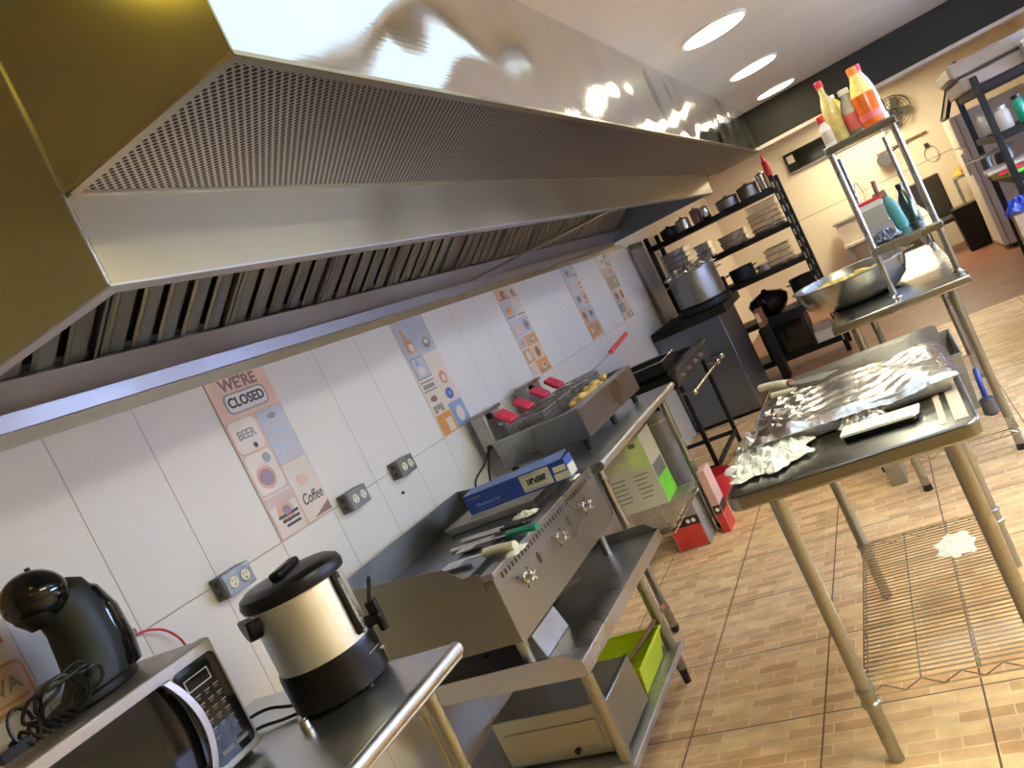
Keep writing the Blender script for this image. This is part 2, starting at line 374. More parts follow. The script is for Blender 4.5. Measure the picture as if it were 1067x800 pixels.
        o = bpy.data.objects.new(name, me); COL.objects.link(o)
        if parent: o.parent = parent; OFF[o.name] = off
        if bevel:
            b = o.modifiers.new('bevel', 'BEVEL'); b.width = bevel; b.segments = seg; b.limit_method = 'ANGLE'; b.angle_limit = math.radians(40)
        return o
def catmull(P, k, closed=False):
    out = []; n = len(P)
    for i in range(n if closed else n-1):
        g = (lambda j: P[j % n]) if closed else (lambda j: P[max(0, min(n-1, j))])
        p0, p1, p2, p3 = g(i-1), g(i), g(i+1), g(i+2)
        for j in range(k):
            t = j/k
            out.append(.5*((2*p1)+(-p0+p2)*t+(2*p0-5*p1+4*p2-p3)*t*t+(-p0+3*p1-3*p2+p3)*t**3))
    if not closed: out.append(P[-1])
    return out
def tag(o, label, cat=None, group=None, kind=None):
    if label: o['label'] = label
    if cat: o['category'] = cat
    if group: o['group'] = group
    if kind: o['kind'] = kind
    return o
def thing(name, label, cat, loc, rz=0, group=None, local=False, rot=None):
    """Empty at the base of a thing. Its parts are given in room coordinates unless local=True."""
    o = bpy.data.objects.new(name, None); COL.objects.link(o); o.empty_display_size = .05
    o.location = loc; o.rotation_euler = rot if rot else (0, 0, rz)
    tag(o, label, cat, group)
    OFF[o.name] = Vector((0, 0, 0)) if (local or rz or rot) else Vector(loc)
    return o
def single(o, label, cat, group=None, kind=None):
    """a one-mesh thing: move its origin to the base of its own shape"""
    me = o.data; xs = [v.co for v in me.vertices]
    c = Vector(((min(p.x for p in xs)+max(p.x for p in xs))/2, (min(p.y for p in xs)+max(p.y for p in xs))/2, min(p.z for p in xs)))
    me.transform(Matrix.Translation(-c)); o.location = c
    return tag(o, label, cat, group, kind)
def struct(o, label=None): o['kind'] = 'structure'; return tag(o, label) if label else o
def dup(root, loc, label=None, rz=None, group=None):
    r = root.copy(); COL.objects.link(r); r.location = loc
    if rz is not None: r.rotation_euler = (0, 0, rz)
    if label: r['label'] = label
    if group: r['group'] = group
    for ch in list(root.children):
        c = ch.copy(); COL.objects.link(c); c.parent = r
        for g in list(ch.children):
            d = g.copy(); COL.objects.link(d); d.parent = c
    return r
WALLX = ((0, 1, 0), (0, 0, 1), (1, 0, 0)); NEARY = ((1, 0, 0), (0, 0, 1), (0, -1, 0)); TOPZ = ((1, 0, 0), (0, 1, 0), (0, 0, 1))
def text(s, size, loc, basis, mat, parent, name='lettering', depth=.0008, bold=0., shear=0., sx=1.):
    cu = bpy.data.curves.new('lettering', 'FONT'); cu.body = s; cu.size = size; cu.extrude = depth; cu.offset = bold; cu.shear = shear
    cu.align_x = 'CENTER'; cu.align_y = 'CENTER'; cu.resolution_u = 3
    to = bpy.data.objects.new('lettering', cu); COL.objects.link(to)
    dg = bpy.context.evaluated_depsgraph_get(); me = bpy.data.meshes.new_from_object(to.evaluated_get(dg))
    COL.objects.unlink(to); bpy.data.objects.remove(to)
    u, v, n = [Vector(b) for b in basis]; off = OFF.get(parent.name, Vector((0, 0, 0)))
    for p in me.vertices: p.co = Vector(loc) + p.co.x*sx*u + p.co.y*v + p.co.z*n - off
    me.materials.clear(); me.materials.append(M[mat])
    o = bpy.data.objects.new(name, me); COL.objects.link(o); o.parent = parent; return o

# ================================================================== ROOM
H = 2.385; XR = 4.3; YN = -2.4; YB = 12.4
struct(MB().box(-.1, YN-.1, -.1, XR+.1, 7.5, 0).build('floor', 'floor_tile', smooth=False), 'brick-look tan floor tiles')
struct(MB().box(-.1, 7.5, -.1, XR+.1, YB+.1, -.002).build('floor', 'terracotta', smooth=False), 'plain terracotta floor beyond the beam')
struct(MB().box(-.1, YN-.1, H, XR+.1, YB+.1, H+.1).build('ceiling', 'ceiling', smooth=False))
struct(MB().box(-.1, YN-.1, 0, 0, 7.3, H).build('wall_left', 'wall_tile', smooth=False), 'white tiled wall behind the cooking line')
struct(MB().box(-.1, 7.3, 0, 0, YB+.1, H).build('wall_left', 'back_wall', smooth=False), 'dingy plain wall at the end of the cooking line')
WY0, WY1, WZ0, WZ1 = 3.4, 6.6, 1.05, 1.62
w = MB().box(XR, YN-.1, 0, XR+.1, WY0, H).box(XR, WY1, 0, XR+.1, YB+.1, H).box(XR, WY0, 0, XR+.1, WY1, WZ0).box(XR, WY0, WZ1, XR+.1, WY1, H)
struct(w.build('wall_right', 'right_wall', smooth=False))
w = MB()
for y in (WY0+.025, (WY0+WY1)/2, WY1-.025): w.box(XR+.02, y-.025, WZ0, XR+.07, y+.025, WZ1)
for z in (WZ0+.025, WZ1-.025): w.box(XR+.02, WY0, z-.025, XR+.07, WY1, z+.025)
struct(w.build('window_1', 'white', smooth=False), 'white framed window in the right wall')
struct(MB().box(XR+.045, WY0+.05, WZ0+.05, XR+.049, WY1-.05, WZ1-.05).build('window_1', 'window_glass', smooth=False), 'glass of the window in the right wall')
struct(MB().box(XR+.30, WY0-.6, WZ0-.6, XR+.31, WY1+.6, WZ1+.5).build('window_1', 'daylight', smooth=False), 'daylight beyond the window')
struct(MB().box(0, YN-.1, 0, XR, YN, H).build('wall_front', 'near_wall', smooth=False))
struct(MB().box(0, YB, 0, XR, YB+.1, H).build('wall_back', 'back_wall', smooth=False))
struct(MB().box(0, 7.66, 2.06, XR, 7.9, H).build('trim_1', 'beam', smooth=False), 'dark ceiling beam')
struct(MB().box(0, 7.64, 2.03, XR, 7.92, 2.06).build('trim_2', 'trim', smooth=False), 'beige edge under the dark beam')
struct(MB().box(0, -1.5, 1.79, .006, 7.2, 1.826).build('reflection_strip', 'strip', smooth=False), 'painted brown reflection between tiles and hood')  # reflection on the wall below the hood, painted as a brown strip

# ------------------------------------------------------------------ ceiling lights
def downlight(x, y, label):
    t = thing('ceiling_light', label, 'ceiling light', (x, y, H-.012), group='round ceiling lights')
    MB().lathe((x, y, H), [(.165, 0), (.165, -.010), (.15, -.012), (.15, 0)], 40, caps=False).build('trim_ring', 'white', t)
    MB().lathe((x, y, H-.009), [(.149, 0), (.149, .006)], 40).build('diffuser', 'lamp', t)
    return t
for y, l in ((4.12, 'largest visible round glowing ceiling light, beside the fryers'), (5.66, 'round glowing ceiling light in the middle of the visible row'),
             (7.2, 'round glowing ceiling light furthest away, just before the dark beam')):
    downlight(1.725, y, l)
def panel_light(name, x0, y0, x1, y1, mat, label, z=H):
    cx, cy = (x0+x1)/2, (y0+y1)/2
    t = thing(name, label, 'ceiling light', (cx, cy, z-.05))
    b = MB(); b.box(x0-.03, y0-.03, z-.045, x0, y1+.03, z-.001); b.box(x1, y0-.03, z-.045, x1+.03, y1+.03, z-.001); b.box(x0, y0-.03, z-.045, x1, y0, z-.001); b.box(x0, y1, z-.045, x1, y1+.03, z-.001)
    b.build('frame', 'white', t, smooth=False)
    MB().box(x0, y0, z-.035, x1, y1, z-.02).build('diffuser', mat, t, smooth=False)
panel_light('ceiling_panel_light', 1.46, 1.00, 2.26, 1.84, 'panelsoft', 'soft white square ceiling panel nearest the hood end')
panel_light('ceiling_panel_light', 1.68, 1.97, 2.48, 2.77, 'panelsoft', 'soft white square ceiling panel over the aisle by the griddle')
t = thing('ceiling_lamp', 'small yellow dome lamp on the ceiling beside the near end of the hood', 'ceiling light', (1.19, .70, H-.05))
MB().lathe((1.19, .70, H-.06), [(0, 0), (.05, .006), (.09, .03), (.10, .045)], 28, caps=False).build('dome', 'yellowlamp', t)
MB().lathe((1.19, .70, H-.016), [(.09, 0), (.115, 0), (.115, .015), (.09, .015)], 28, caps=False).build('base_ring', 'white', t)
panel_light('ceiling_panel_light', 3.0, -1.4, 3.6, -0.2, 'filldim', 'added dim fill panel on the unseen ceiling behind the camera')  # unseen panel added as faint fill from behind the camera
panel_light('ceiling_panel_light', 2.9, 1.1, 3.5, 2.3, 'panelneutral', 'neutral white ceiling panel on the right side of the room, nearest')
panel_light('ceiling_panel_light', 2.9, 2.8, 3.5, 4.4, 'panel', 'bluish white long ceiling panel on the right side of the room')
panel_light('ceiling_panel_light', 1.9, 10.7, 2.5, 11.8, 'fillback', 'added warm fill panel, unseen, over the back room counter')  # unseen panel added to brighten the back wall
t = thing('tube_light', 'thin bright tube light along the far side of the dark beam', 'tube light', (1.8, 8.02, 2.06))
MB().box(1.38, 7.98, 2.09, 2.06, 8.06, 2.13).build('housing', 'white', t, .004)
MB().cyl((1.40, 8.02, 2.075), (2.04, 8.02, 2.075), .015).build('tube', 'tube', t)
MB().box(1.4, 8.0, 2.13, 1.42, 8.04, H).box(2.0, 8.0, 2.13, 2.02, 8.04, H).build('hanger', 'white', t, smooth=False)

# ================================================================== HOOD
hx, px_, hy0, hy1, hz, pz = .978, 1.40, .945, 6.95, 1.85, 2.012
hood = thing('range_hood', 'long stainless steel extractor hood above the cooking line', 'extractor hood', (.7, 4, 1.85))
# end skin (near end) of hood body
MB().box(.0, hy0-.004, hz, hx, hy0, H).build('end_panel', 'hood_end', hood, smooth=False)
MB().box(hx-.012, hy0, hz, hx, hy1, pz-.001).build('front_panel', 'hood', hood, smooth=False)
MB().box(hx-.012, hy0+.012, pz, hx, hy1, H).build('inner_front', 'darksteel', hood, smooth=False)
MB().box(hx-.035, hy0-.005, hz-.005, hx+.001, hy1, hz-.0005).box(.0, hy0-.005, hz-.005, hx-.035, hy0+.03, hz-.0005).build('bottom_lip', 'bright', hood, smooth=False)
MB().box(.0, hy1-.012, hz, hx, hy1, H).build('far_end_panel', 'bluegrey', hood, smooth=False)
# plenum
MB().box(hx+.003, hy0-.004, pz, px_, hy0, H).build('plenum_end_panel', 'hood_end', hood, smooth=False)
MB().box(hx-.001, hy0-.008, pz, hx+.004, hy0-.0035, H).box(hx-.004, hy0-.008, hz, hx+.001, hy0-.0035, pz).build('seam_strip', 'bright', hood, smooth=False)
pf = MB()
pf.box(px_-.012, hy0, pz, px_, 7.64, H)
pf.build('plenum_front', 'plenum', hood, smooth=False)
MB().box(px_-.016, hy0-.006, pz-.008, px_+.003, 7.64, pz-.0005).build('plenum_edge_trim', 'hood', hood, smooth=False)
MB().box(hx+.001, hy0+.001, pz-.006, hx+.012, 7.64, pz-.0005).build('plenum_back_trim', 'hood', hood, smooth=False)
MB().box(hx+.013, hy0-.005, pz-.006, px_-.017, hy0+.016, pz-.0005).build('plenum_end_trim', 'hood', hood, smooth=False)
MB().box(hx+.001, hy0+.001, pz, px_-.013, 7.64, pz+.003).build('perforated_panel', 'perf', hood, smooth=False)
MB().box(hx, hy1, pz, hx+.01, 7.64, H).build('plenum_back_panel', 'hood', hood, smooth=False)
# back: bright lip, grey gutter, sloping filter bank
MB().prism([(.004, hy0+.02, 1.827), (.029, hy0+.02, 1.827), (.034, hy0+.02, 1.870), (.034, hy0+.02, 1.873), (.004, hy0+.02, 1.873)], (0, hy1-hy0-.04, 0)).build('drip_edge', 'bright', hood, smooth=False)
MB().prism([(.004, hy0+.02, 1.874), (.035, hy0+.02, 1.874), (.15, hy0+.02, 1.928), (.12, hy0+.02, 1.95), (.004, hy0+.02, 1.95)], (0, hy1-hy0-.04, 0)).build('grease_gutter', 'gutter', hood, smooth=False)
ca, sa = math.cos(math.radians(36)), math.sin(math.radians(36)); SL = .72
def fpt(s_, up=0): return (.14+s_*ca - up*sa, 1.935+s_*sa + up*ca)      # along slope, normal offset
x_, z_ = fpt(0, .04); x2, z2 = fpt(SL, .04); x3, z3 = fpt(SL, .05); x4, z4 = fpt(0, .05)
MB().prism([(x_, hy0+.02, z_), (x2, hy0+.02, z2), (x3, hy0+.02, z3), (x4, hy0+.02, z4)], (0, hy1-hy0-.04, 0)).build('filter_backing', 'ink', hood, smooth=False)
def filt(y0, w):
    b = MB(); Rm = Matrix.Rotation(-math.radians(36), 3, 'Y')
    n = 5; p = (w-.02)/n
    for i in range(n):
        yc = y0+.01+p*(i+.5); cx, cz = fpt(SL/2, .006)
        b.obox((cx, yc, cz), (SL-.004, p*.50, .006), Rm)
        for q in (-1, 1): cx, cz = fpt(SL/2, .012); b.obox((cx, yc+q*p*.295, cz-.003), (SL-.004, p*.11, .006), Matrix.Rotation(-math.radians(36), 3, 'Y') @ Matrix.Rotation(q*.45, 3, 'X'))
    for yy in (y0+.004, y0+w-.004):
        cx, cz = fpt(SL/2, .006); b.obox((cx, yy, cz), (SL, .010, .02), Rm)
    b.build('baffle_filter', ['baffle', 'darksteel'], hood, smooth=False)
ys = [1.02+.507*i for i in range(5)] + [3.70+.507*i for i in range(6)]
for y in ys: filt(y, .497)
Rm = Matrix.Rotation(-math.radians(36), 3, 'Y')
for (a, b_) in ((hy0+.02, 1.015), (3.56, 3.69), (6.75, hy1-.02)):
    cx, cz = fpt(SL/2, .012); MB().obox((cx, (a+b_)/2, cz), (SL, b_-a, .012), Rm).build('filter_divider', 'gutter', hood, smooth=False)
MB().cyl((.10, 3.95, 1.862), (.955, 4.10, 1.862), .011, n=12).build('tie_rod', 'bright', hood)

# ================================================================== DECORATIVE TILES
def on_wall(b, y0, z0, y1, z1, m=0, x=.003, th=.0008): return b.box(x, y0, z0, x+th, y1, z1, m)
def disc_wall(b, y, z, r, m=0, x=.0045, sz=1., n=20):
    return b.prism([(x, y+r*math.cos(2*PI*i/n), z+r*sz*math.sin(2*PI*i/n)) for i in range(n)], (.0008, 0, 0), m)
def round_wall(b, y0, z0, y1, z1, r, m=0, x=.0045):
    P = []
    for (cy_, cz_, a0) in ((y1-r, z1-r, 0), (y0+r, z1-r, 90), (y0+r, z0+r, 180), (y1-r, z0+r, 270)):
        for k in range(5):
            a = math.radians(a0+22.5*k); P.append((x, cy_+r*math.cos(a), cz_+r*math.sin(a)))
    return b.prism(P, (.0008, 0, 0), m)
def tile_root(y0, label):
    t = thing('decorative_tile', label, 'wall tile', (.002, y0+.147, 1.2), group='printed cafe tiles on the white wall')
    MB().box(.0002, y0+.001, 1.201, .0025, y0+.2925, 1.79).build('tile_body', 'tilebase', t, smooth=False)
    return t
PR = ['tilepeach', 'tilebase', 'brownorange', 'tiletan', 'tilebluegrey', 'tilebrown', 'tilegrey', 'tileorange', 'white', 'tileblue', 'tileskyblue', 'ink']
# "WE'RE CLOSED" tile
Y = 1.95
t = tile_root(Y, "printed cafe tile reading WE'RE CLOSED above BEER and Coffee pictures")
b = MB()
on_wall(b, Y+.001, 1.645, Y+.2925, 1.79, 0)                                    # peach header
on_wall(b, Y+.001, 1.201, Y+.146, 1.645, 3); on_wall(b, Y+.146, 1.43, Y+.2925, 1.645, 3); on_wall(b, Y+.146, 1.201, Y+.2925, 1.43, 3)
round_wall(b, Y+.052, 1.665, Y+.245, 1.728, .02, 8); round_wall(b, Y+.045, 1.659, Y+.252, 1.734, .024, 6, x=.0040)
round_wall(b, Y+.008, 1.52, Y+.14, 1.638, .022, 1); round_wall(b, Y+.006, 1.518, Y+.142, 1.640, .023, 2, .004)
round_wall(b, Y+.152, 1.437, Y+.288, 1.640, .004, 4)
round_wall(b, Y+.008, 1.365, Y+.14, 1.512, .018, 1)
disc_wall(b, Y+.068, 1.42, .042, 2, .0055); disc_wall(b, Y+.068, 1.42, .030, 5, .0064); disc_wall(b, Y+.108, 1.482, .018, 6, .0055)
round_wall(b, Y+.008, 1.206, Y+.142, 1.357, .004, 1)
on_wall(b, Y+.012, 1.315, Y+.138, 1.352, 3, .0053); disc_wall(b, Y+.075, 1.285, .038, 2, .006); disc_wall(b, Y+.08, 1.287, .018, 5, .0068)
round_wall(b, Y+.150, 1.206, Y+.288, 1.43, .006, 1)
disc_wall(b, Y+.215, 1.355, .028, 0, .0055, .8); b.prism([(.0055, Y+.19, 1.21), (.0055, Y+.286, 1.21), (.0055, Y+.286, 1.245)], (.0008, 0, 0), 5)
disc_wall(b, Y+.22, 1.61, .022, 6, .0055, .5); disc_wall(b, Y+.09, 1.537, .010, 11, .0055)
b.build('printed_picture', PR, t, smooth=False)
text("WE'RE", .060, (.0042, Y+.148, 1.762), WALLX, 'tilebrown', t, bold=.0016, sx=1.05)
text('CLOSED', .050, (.0056, Y+.148, 1.697), WALLX, 'ink', t, bold=.0014, sx=.96)
text('BEER', .044, (.0056, Y+.074, 1.583), WALLX, 'tilegrey', t, bold=.0012, sx=.9)
text('cafe', .016, (.0056, Y+.074, 1.622), WALLX, 'tilebrown', t) if False else None
text('Coffee', .058, (.0056, Y+.222, 1.283), WALLX, 'ink', t, bold=.0004, shear=.3, sx=.72)
for k, zz in enumerate((1.60, 1.575, 1.545, 1.52, 1.49, 1.46)):
    MB().box(.0056, Y+.165+.01*(k % 2), zz, .0062, Y+.27-.008*(k % 3), zz+.005).build('printed_line', 'tilepeach' if k % 2 else 'tilebluegrey', t, smooth=False)
bb = MB()
for k in range(3): bb.box(.0066, Y+.03+.01*k, 1.268-.018*k, .0072, Y+.132-.004*k, 1.278-.018*k)
bb.build('printed_caption', 'ink', t, smooth=False)
# second tile: bottle, mugs, blue badge, orange and blue squares
Y = 3.13
t = tile_root(Y, 'printed cafe tile with orange and blue squares at its lower end')
b = MB()
on_wall(b, Y+.002, 1.60, Y+.291, 1.79, 4)
b.prism([(.0045, Y+.04, 1.625), (.0045, Y+.11, 1.625), (.0045, Y+.105, 1.68), (.0045, Y+.07, 1.70), (.0045, Y+.062, 1.75), (.0045, Y+.045, 1.75), (.0045, Y+.045, 1.70), (.0045, Y+.03, 1.67)], (.0008, 0, 0), 2)
disc_wall(b, Y+.075, 1.65, .02, 8, .0055)
on_wall(b, Y+.16, 1.55, Y+.28, 1.60, 1); disc_wall(b, Y+.22, 1.65, .035, 6, .0055, .8); disc_wall(b, Y+.22, 1.655, .02, 1, .0063, .6)
round_wall(b, Y+.01, 1.49, Y+.135, 1.60, .004, 6); round_wall(b, Y+.016, 1.496, Y+.129, 1.594, .004, 4, .0055); disc_wall(b, Y+.07, 1.53, .03, 1, .0063, .7); disc_wall(b, Y+.06, 1.57, .016, 10, .0063)
on_wall(b, Y+.01, 1.47, Y+.13, 1.478, 6, .0045); on_wall(b, Y+.01, 1.425, Y+.13, 1.432, 6, .0045); on_wall(b, Y+.02, 1.44, Y+.12, 1.46, 6, .0045)
round_wall(b, Y+.15, 1.43, Y+.285, 1.54, .004, 1); disc_wall(b, Y+.22, 1.46, .034, 2, .0055); disc_wall(b, Y+.22, 1.455, .018, 1, .0063)
disc_wall(b, Y+.06, 1.385, .03, 5, .0045, .5); disc_wall(b, Y+.21, 1.375, .036, 9, .0045, .8); disc_wall(b, Y+.21, 1.375, .016, 10, .0055, .6)
for k in range(3): on_wall(b, Y+.02+.03*k, 1.315+.012*(k % 2), Y+.045+.03*k, 1.352, 6, .0045)
on_wall(b, Y+.006, 1.203, Y+.142, 1.305, 7, .0045); on_wall(b, Y+.07, 1.21, Y+.125, 1.275, 1, .0055); disc_wall(b, Y+.06, 1.285, .012, 2, .0055)
on_wall(b, Y+.15, 1.203, Y+.288, 1.330, 10, .0045); disc_wall(b, Y+.22, 1.262, .034, 1, .0055, 1.2)
b.build('printed_picture', PR, t, smooth=False)
def busy_tile(Y, label, seed, cols, low):
    rnd = random.Random(seed); t = tile_root(Y, label); b = MB(); z = 1.785; 
    while z > 1.24:
        h = rnd.uniform(.07, .13); z0 = max(1.203, z-h); w = rnd.choice((.11, .146, .18))
        for (a, c) in ((Y+.004, Y+w-.003), (Y+w+.003, Y+.289)):
            col = rnd.choice(low if z < 1.38 else cols); on_wall(b, a, z0+.004, c, z-.002, PR.index(col), .003)
            cx = (a+c)/2; rr = min(c-a, z-z0)*.33
            disc_wall(b, cx, (z+z0)/2, rr, PR.index(rnd.choice(('tilebase', 'brownorange', 'tilebrown', 'tilegrey', 'tilepeach'))), .0045, rnd.uniform(.6, 1.1))
            if rnd.random() < .6: disc_wall(b, cx+rr*.2, (z+z0)/2, rr*.45, PR.index(rnd.choice(('tilebrown', 'white', 'tileorange'))), .0055)
            if rnd.random() < .5: on_wall(b, a+.012, z0+.012, c-.012, z0+.022, PR.index('tilegrey'), .0055)
        z = z0
    b.build('printed_picture', PR, t, smooth=False)
busy_tile(4.30, 'printed cafe tile just above the red fryer handles', 3, ['tilebase', 'tilepeach', 'brownorange', 'tilebluegrey', 'tilebase'], ['tilebase', 'tileorange', 'tilebase'])
busy_tile(5.475, 'printed cafe tile above the red-handled skimmer, orange at its foot', 11, ['tilebluegrey', 'tilebase', 'tiletan', 'tilebluegrey'], ['tileorange', 'brownorange'])
busy_tile(6.355, 'dingy printed cafe tile furthest along the wall', 5, ['tiletan', 'tilegrey', 'tilebase', 'tiletan'], ['tiletan', 'tilegrey'])
# first tile, only its corner in view
Y = .776
t = tile_root(Y, 'printed cafe tile at the left edge of the photo, brown framed badge')
b = MB(); on_wall(b, Y+.002, 1.202, Y+.291, 1.788, 1)
round_wall(b, Y+.11, 1.205, Y+.285, 1.315, .02, 2); round_wall(b, Y+.118, 1.213, Y+.277, 1.307, .016, 0, .0055); on_wall(b, Y+.12, 1.224, Y+.27, 1.231, 2, .0065)
on_wall(b, Y+.02, 1.36, Y+.27, 1.40, 7, .0045); round_wall(b, Y+.02, 1.45, Y+.27, 1.72, .03, 2)
b.build('printed_picture', PR, t, smooth=False)
text('BEVRA', .05, (.0066, Y+.197, 1.262), WALLX, 'tilegrey', t, bold=.001) if False else text('VA', .05, (.0066, Y+.232, 1.264), WALLX, 'tilegrey', t, bold=.001)

# ------------------------------------------------------------------ outlets
def outlet(y, z, label):
    t = thing('wall_outlet', label, 'electrical outlet', (0, y, z-.035), group='surface-mounted outlets on the tiled wall')
    b = MB().box(.001, y-.06, z-.036, .05, y+.06, z+.036); o = b.build('box', 'greybox', t, .004)
    MB().box(.05, y-.052, z-.034, .053, y+.062, z+.036).build('cover_plate', 'outlet_plate', t, .001)
    for s in (-1, 1):
        c = MB().cyl((.053, y+.005+s*.024, z), (.056, y+.005+s*.024, z), .0175, n=24).build('socket', 'ivory', t)
        sl = MB()
        for q in (-1, 1): sl.box(.0555, y+.004+s*.024+q*.006, z+.002, .0568, y+.006+s*.024+q*.006, z+.011)
        sl.cyl((.0555, y+.005+s*.024, z-.008), (.0568, y+.005+s*.024, z-.008), .003, n=10)
        sl.build('slot', 'ink', c)
    k = MB()
    for q in (-1, 1): k.cyl((.026, y-.0605, z+q*.016), (.026, y-.0595, z+q*.016), .010, n=12)
    k.build('knockout', 'ink', t)
    return t
outlet(1.68, 1.185, 'grey outlet box between the microwave and the drinks urn')
outlet(2.34, 1.195, 'grey outlet box right of the Coffee tile, above the near griddle corner')
outlet(2.70, 1.197, 'grey outlet box furthest right, above the middle of the griddle')
single(MB().cyl((0, 2.66, 1.10), (.006, 2.66, 1.10), .007, n=12).build('wall_plug', 'ink'), 'small black anchor hole under the furthest right outlet', 'wall plug')
single(MB().cyl((0, 1.335, 1.215), (.012, 1.335, 1.215), .010, n=12).build('wall_plug', 'tilebrown'), 'small brown wall plug with a red wire beside the coffee maker', 'wall plug')
single(MB().tube([(.008, 1.335, 1.206), (.02, 1.375, 1.196), (.028, 1.415, 1.165), (.03, 1.44, 1.10), (.03, 1.43, .95)], .0035).build('red_wire', 'red'), 'thin red wire looping down behind the microwave', 'wire')

# ================================================================== NEAR TABLE with microwave, coffee maker, urn
def work_table(name, label, x0, y0, x1, y1, z, legs, mat='table', roll=True, lr=.019, th=.04):
    t = thing(name, label, 'work table', ((x0+x1)/2, (y0+y1)/2, 0))
    MB().box(x0, y0, z-.012, x1, y1, z).box(x0, y0, z-th, x0+.012, y1, z-.012).box(x1-.012, y0, z-th, x1, y1, z-.012).box(x0+.012, y0, z-th, x1-.012, y0+.012, z-.012).box(x0+.012, y1-.012, z-th, x1-.012, y1, z-.012).build('tabletop', mat, t, .003, seg=3)
    if roll: MB().cyl((x1-.008, y0, z-.016), (x1-.008, y1, z-.016), .0185, n=24).build('rolled_edge', mat, t)
    for (lx, ly) in legs:
        l = MB().cyl((lx, ly, .03), (lx, ly, z-.03), lr).build('leg', 'leg', t)
        MB().lathe((lx, ly, 0), [(.012, 0), (.017, .006), (.02, .03)], 16).build('foot', 'rubber', l)
    return t
t = work_table('work_table', 'steel work table in the near left corner carrying microwave and urn', .04, .1, .80, 1.55, .86, [(.72, 1.46), (.10, 1.46), (.72, .2), (.1, .2)])
MB().cyl((.10, 1.46, .45), (.72, 1.46, .45), .013).cyl((.10, .2, .45), (.72, .2, .45), .013).cyl((.41, .2, .45), (.41, 1.46, .45), .013).build('cross_bar', 'leg', t)

# microwave
mw = thing('microwave', 'black and silver microwave oven under the coffee maker', 'microwave', (.22, 1.0, .86))
X0, X1, Y0, Y1, Z0, Z1 = .03, .385, .73, 1.25, .872, 1.162
MB().box(X0, Y0, Z0, X1-.03, Y1-.002, Z1-.004).build('body', 'mwsteel', mw, .003)
b = MB().prism([(X1-.03, Y0, Z0), (X1, Y0, Z0+.003), (X1, Y0, Z1-.003), (X1-.03, Y0, Z1)], (0, Y1-Y0, 0)); b.build('front_frame', 'mwsteel', mw, .004)
# door: glossy panel with rounded right end
def yzround(b, x, th, y0, z0, y1, z1, r, m=0, k=6):
    P = []
    for (cy_, cz_, a0) in ((y1-r, z1-r, 0), (y0+r, z1-r, 90), (y0+r, z0+r, 180), (y1-r, z0+r, 270)):
        for i in range(k+1):
            a = math.radians(a0+90*i/k); P.append((x, cy_+r*math.cos(a), cz_+r*math.sin(a)))
    return b.prism(P, (th, 0, 0), m)
door = yzround(MB(), X1, .004, Y0+.008, Z0+.022, Y1-.135, Z1-.030, .012).build('door', 'gloss', mw)
yzround(MB(), X1+.004, .001, Y0+.03, Z0+.06, Y1-.215, Z1-.065, .01).build('window', 'glass_dark', door)
arc = []
for i in range(13):
    a = -1+2*i/12; arc.append((X1+.016+.012*(1-a*a), Y1-.145+.030*(1-a*a)-.018, (Z0+Z1)/2-.002+a*.118))
hb = MB(); Pn = [Vector(p) for p in arc]
for i in range(12):
    p, q = Pn[i], Pn[i+1]; w = .011
    hb.prism([p+Vector((0, -w, 0)), p+Vector((0, w, 0)), p+Vector((.010, w*.8, 0)), p+Vector((.010, -w*.8, 0))], q-p)
hb.cyl((X1+.003, arc[1][1], arc[1][2]), arc[1], .008).cyl((X1+.003, arc[-2][1], arc[-2][2]), arc[-2], .008)
hb.build('door_handle', 'bright', door, angle=50)
cpn = yzround(MB(), X1, .004, Y1-.133, Z0+.022, Y1-.010, Z1-.030, .016).build('control_panel', 'gloss', mw)
b = MB(); dx = X1+.0042
for (a0, b0, a1, b1) in ((Y1-.115, Z1-.085, Y1-.045, Z1-.083), (Y1-.115, Z1-.058, Y1-.045, Z1-.056), (Y1-.115, Z1-.083, Y1-.113, Z1-.058), (Y1-.047, Z1-.083, Y1-.045, Z1-.058)): b.box(dx, a0, b0, dx+.0006, a1, b1)
b.build('display_outline', 'galv', cpn, smooth=False)
for r in range(6):
    for c in range(3):
        yc, zc = Y1-.106+c*.027, Z1-.103-r*.021
        MB().box(dx, yc, zc, dx+.0006, yc+.016, zc+.003).box(dx, yc+.002, zc-.006, dx+.0006, yc+.012, zc-.004).build('button_print', 'inkgrey', cpn, smooth=False)
for c in range(2):
    MB().box(dx, Y1-.110+c*.044, Z0+.040, dx+.001, Y1-.072+c*.044, Z0+.050).build('button', 'outlet_plate', cpn, .0004)
for (yy, xx) in ((Y0+.05, X1-.03), (Y1-.03, X1-.03), (Y0+.05, X0+.05), (Y1-.03, X0+.05)):
    MB().cyl((xx, yy, .86), (xx, yy, Z0+.002), .012, .014).build('foot', 'rubber', mw)

# capsule coffee maker on the microwave (profile along y in side view, facing -y)
cmk = thing('coffee_maker', 'black capsule coffee maker with a round head, standing on the microwave', 'coffee maker', (.17, 1.08, Z1), rz=0, local=True)
S = 1.0
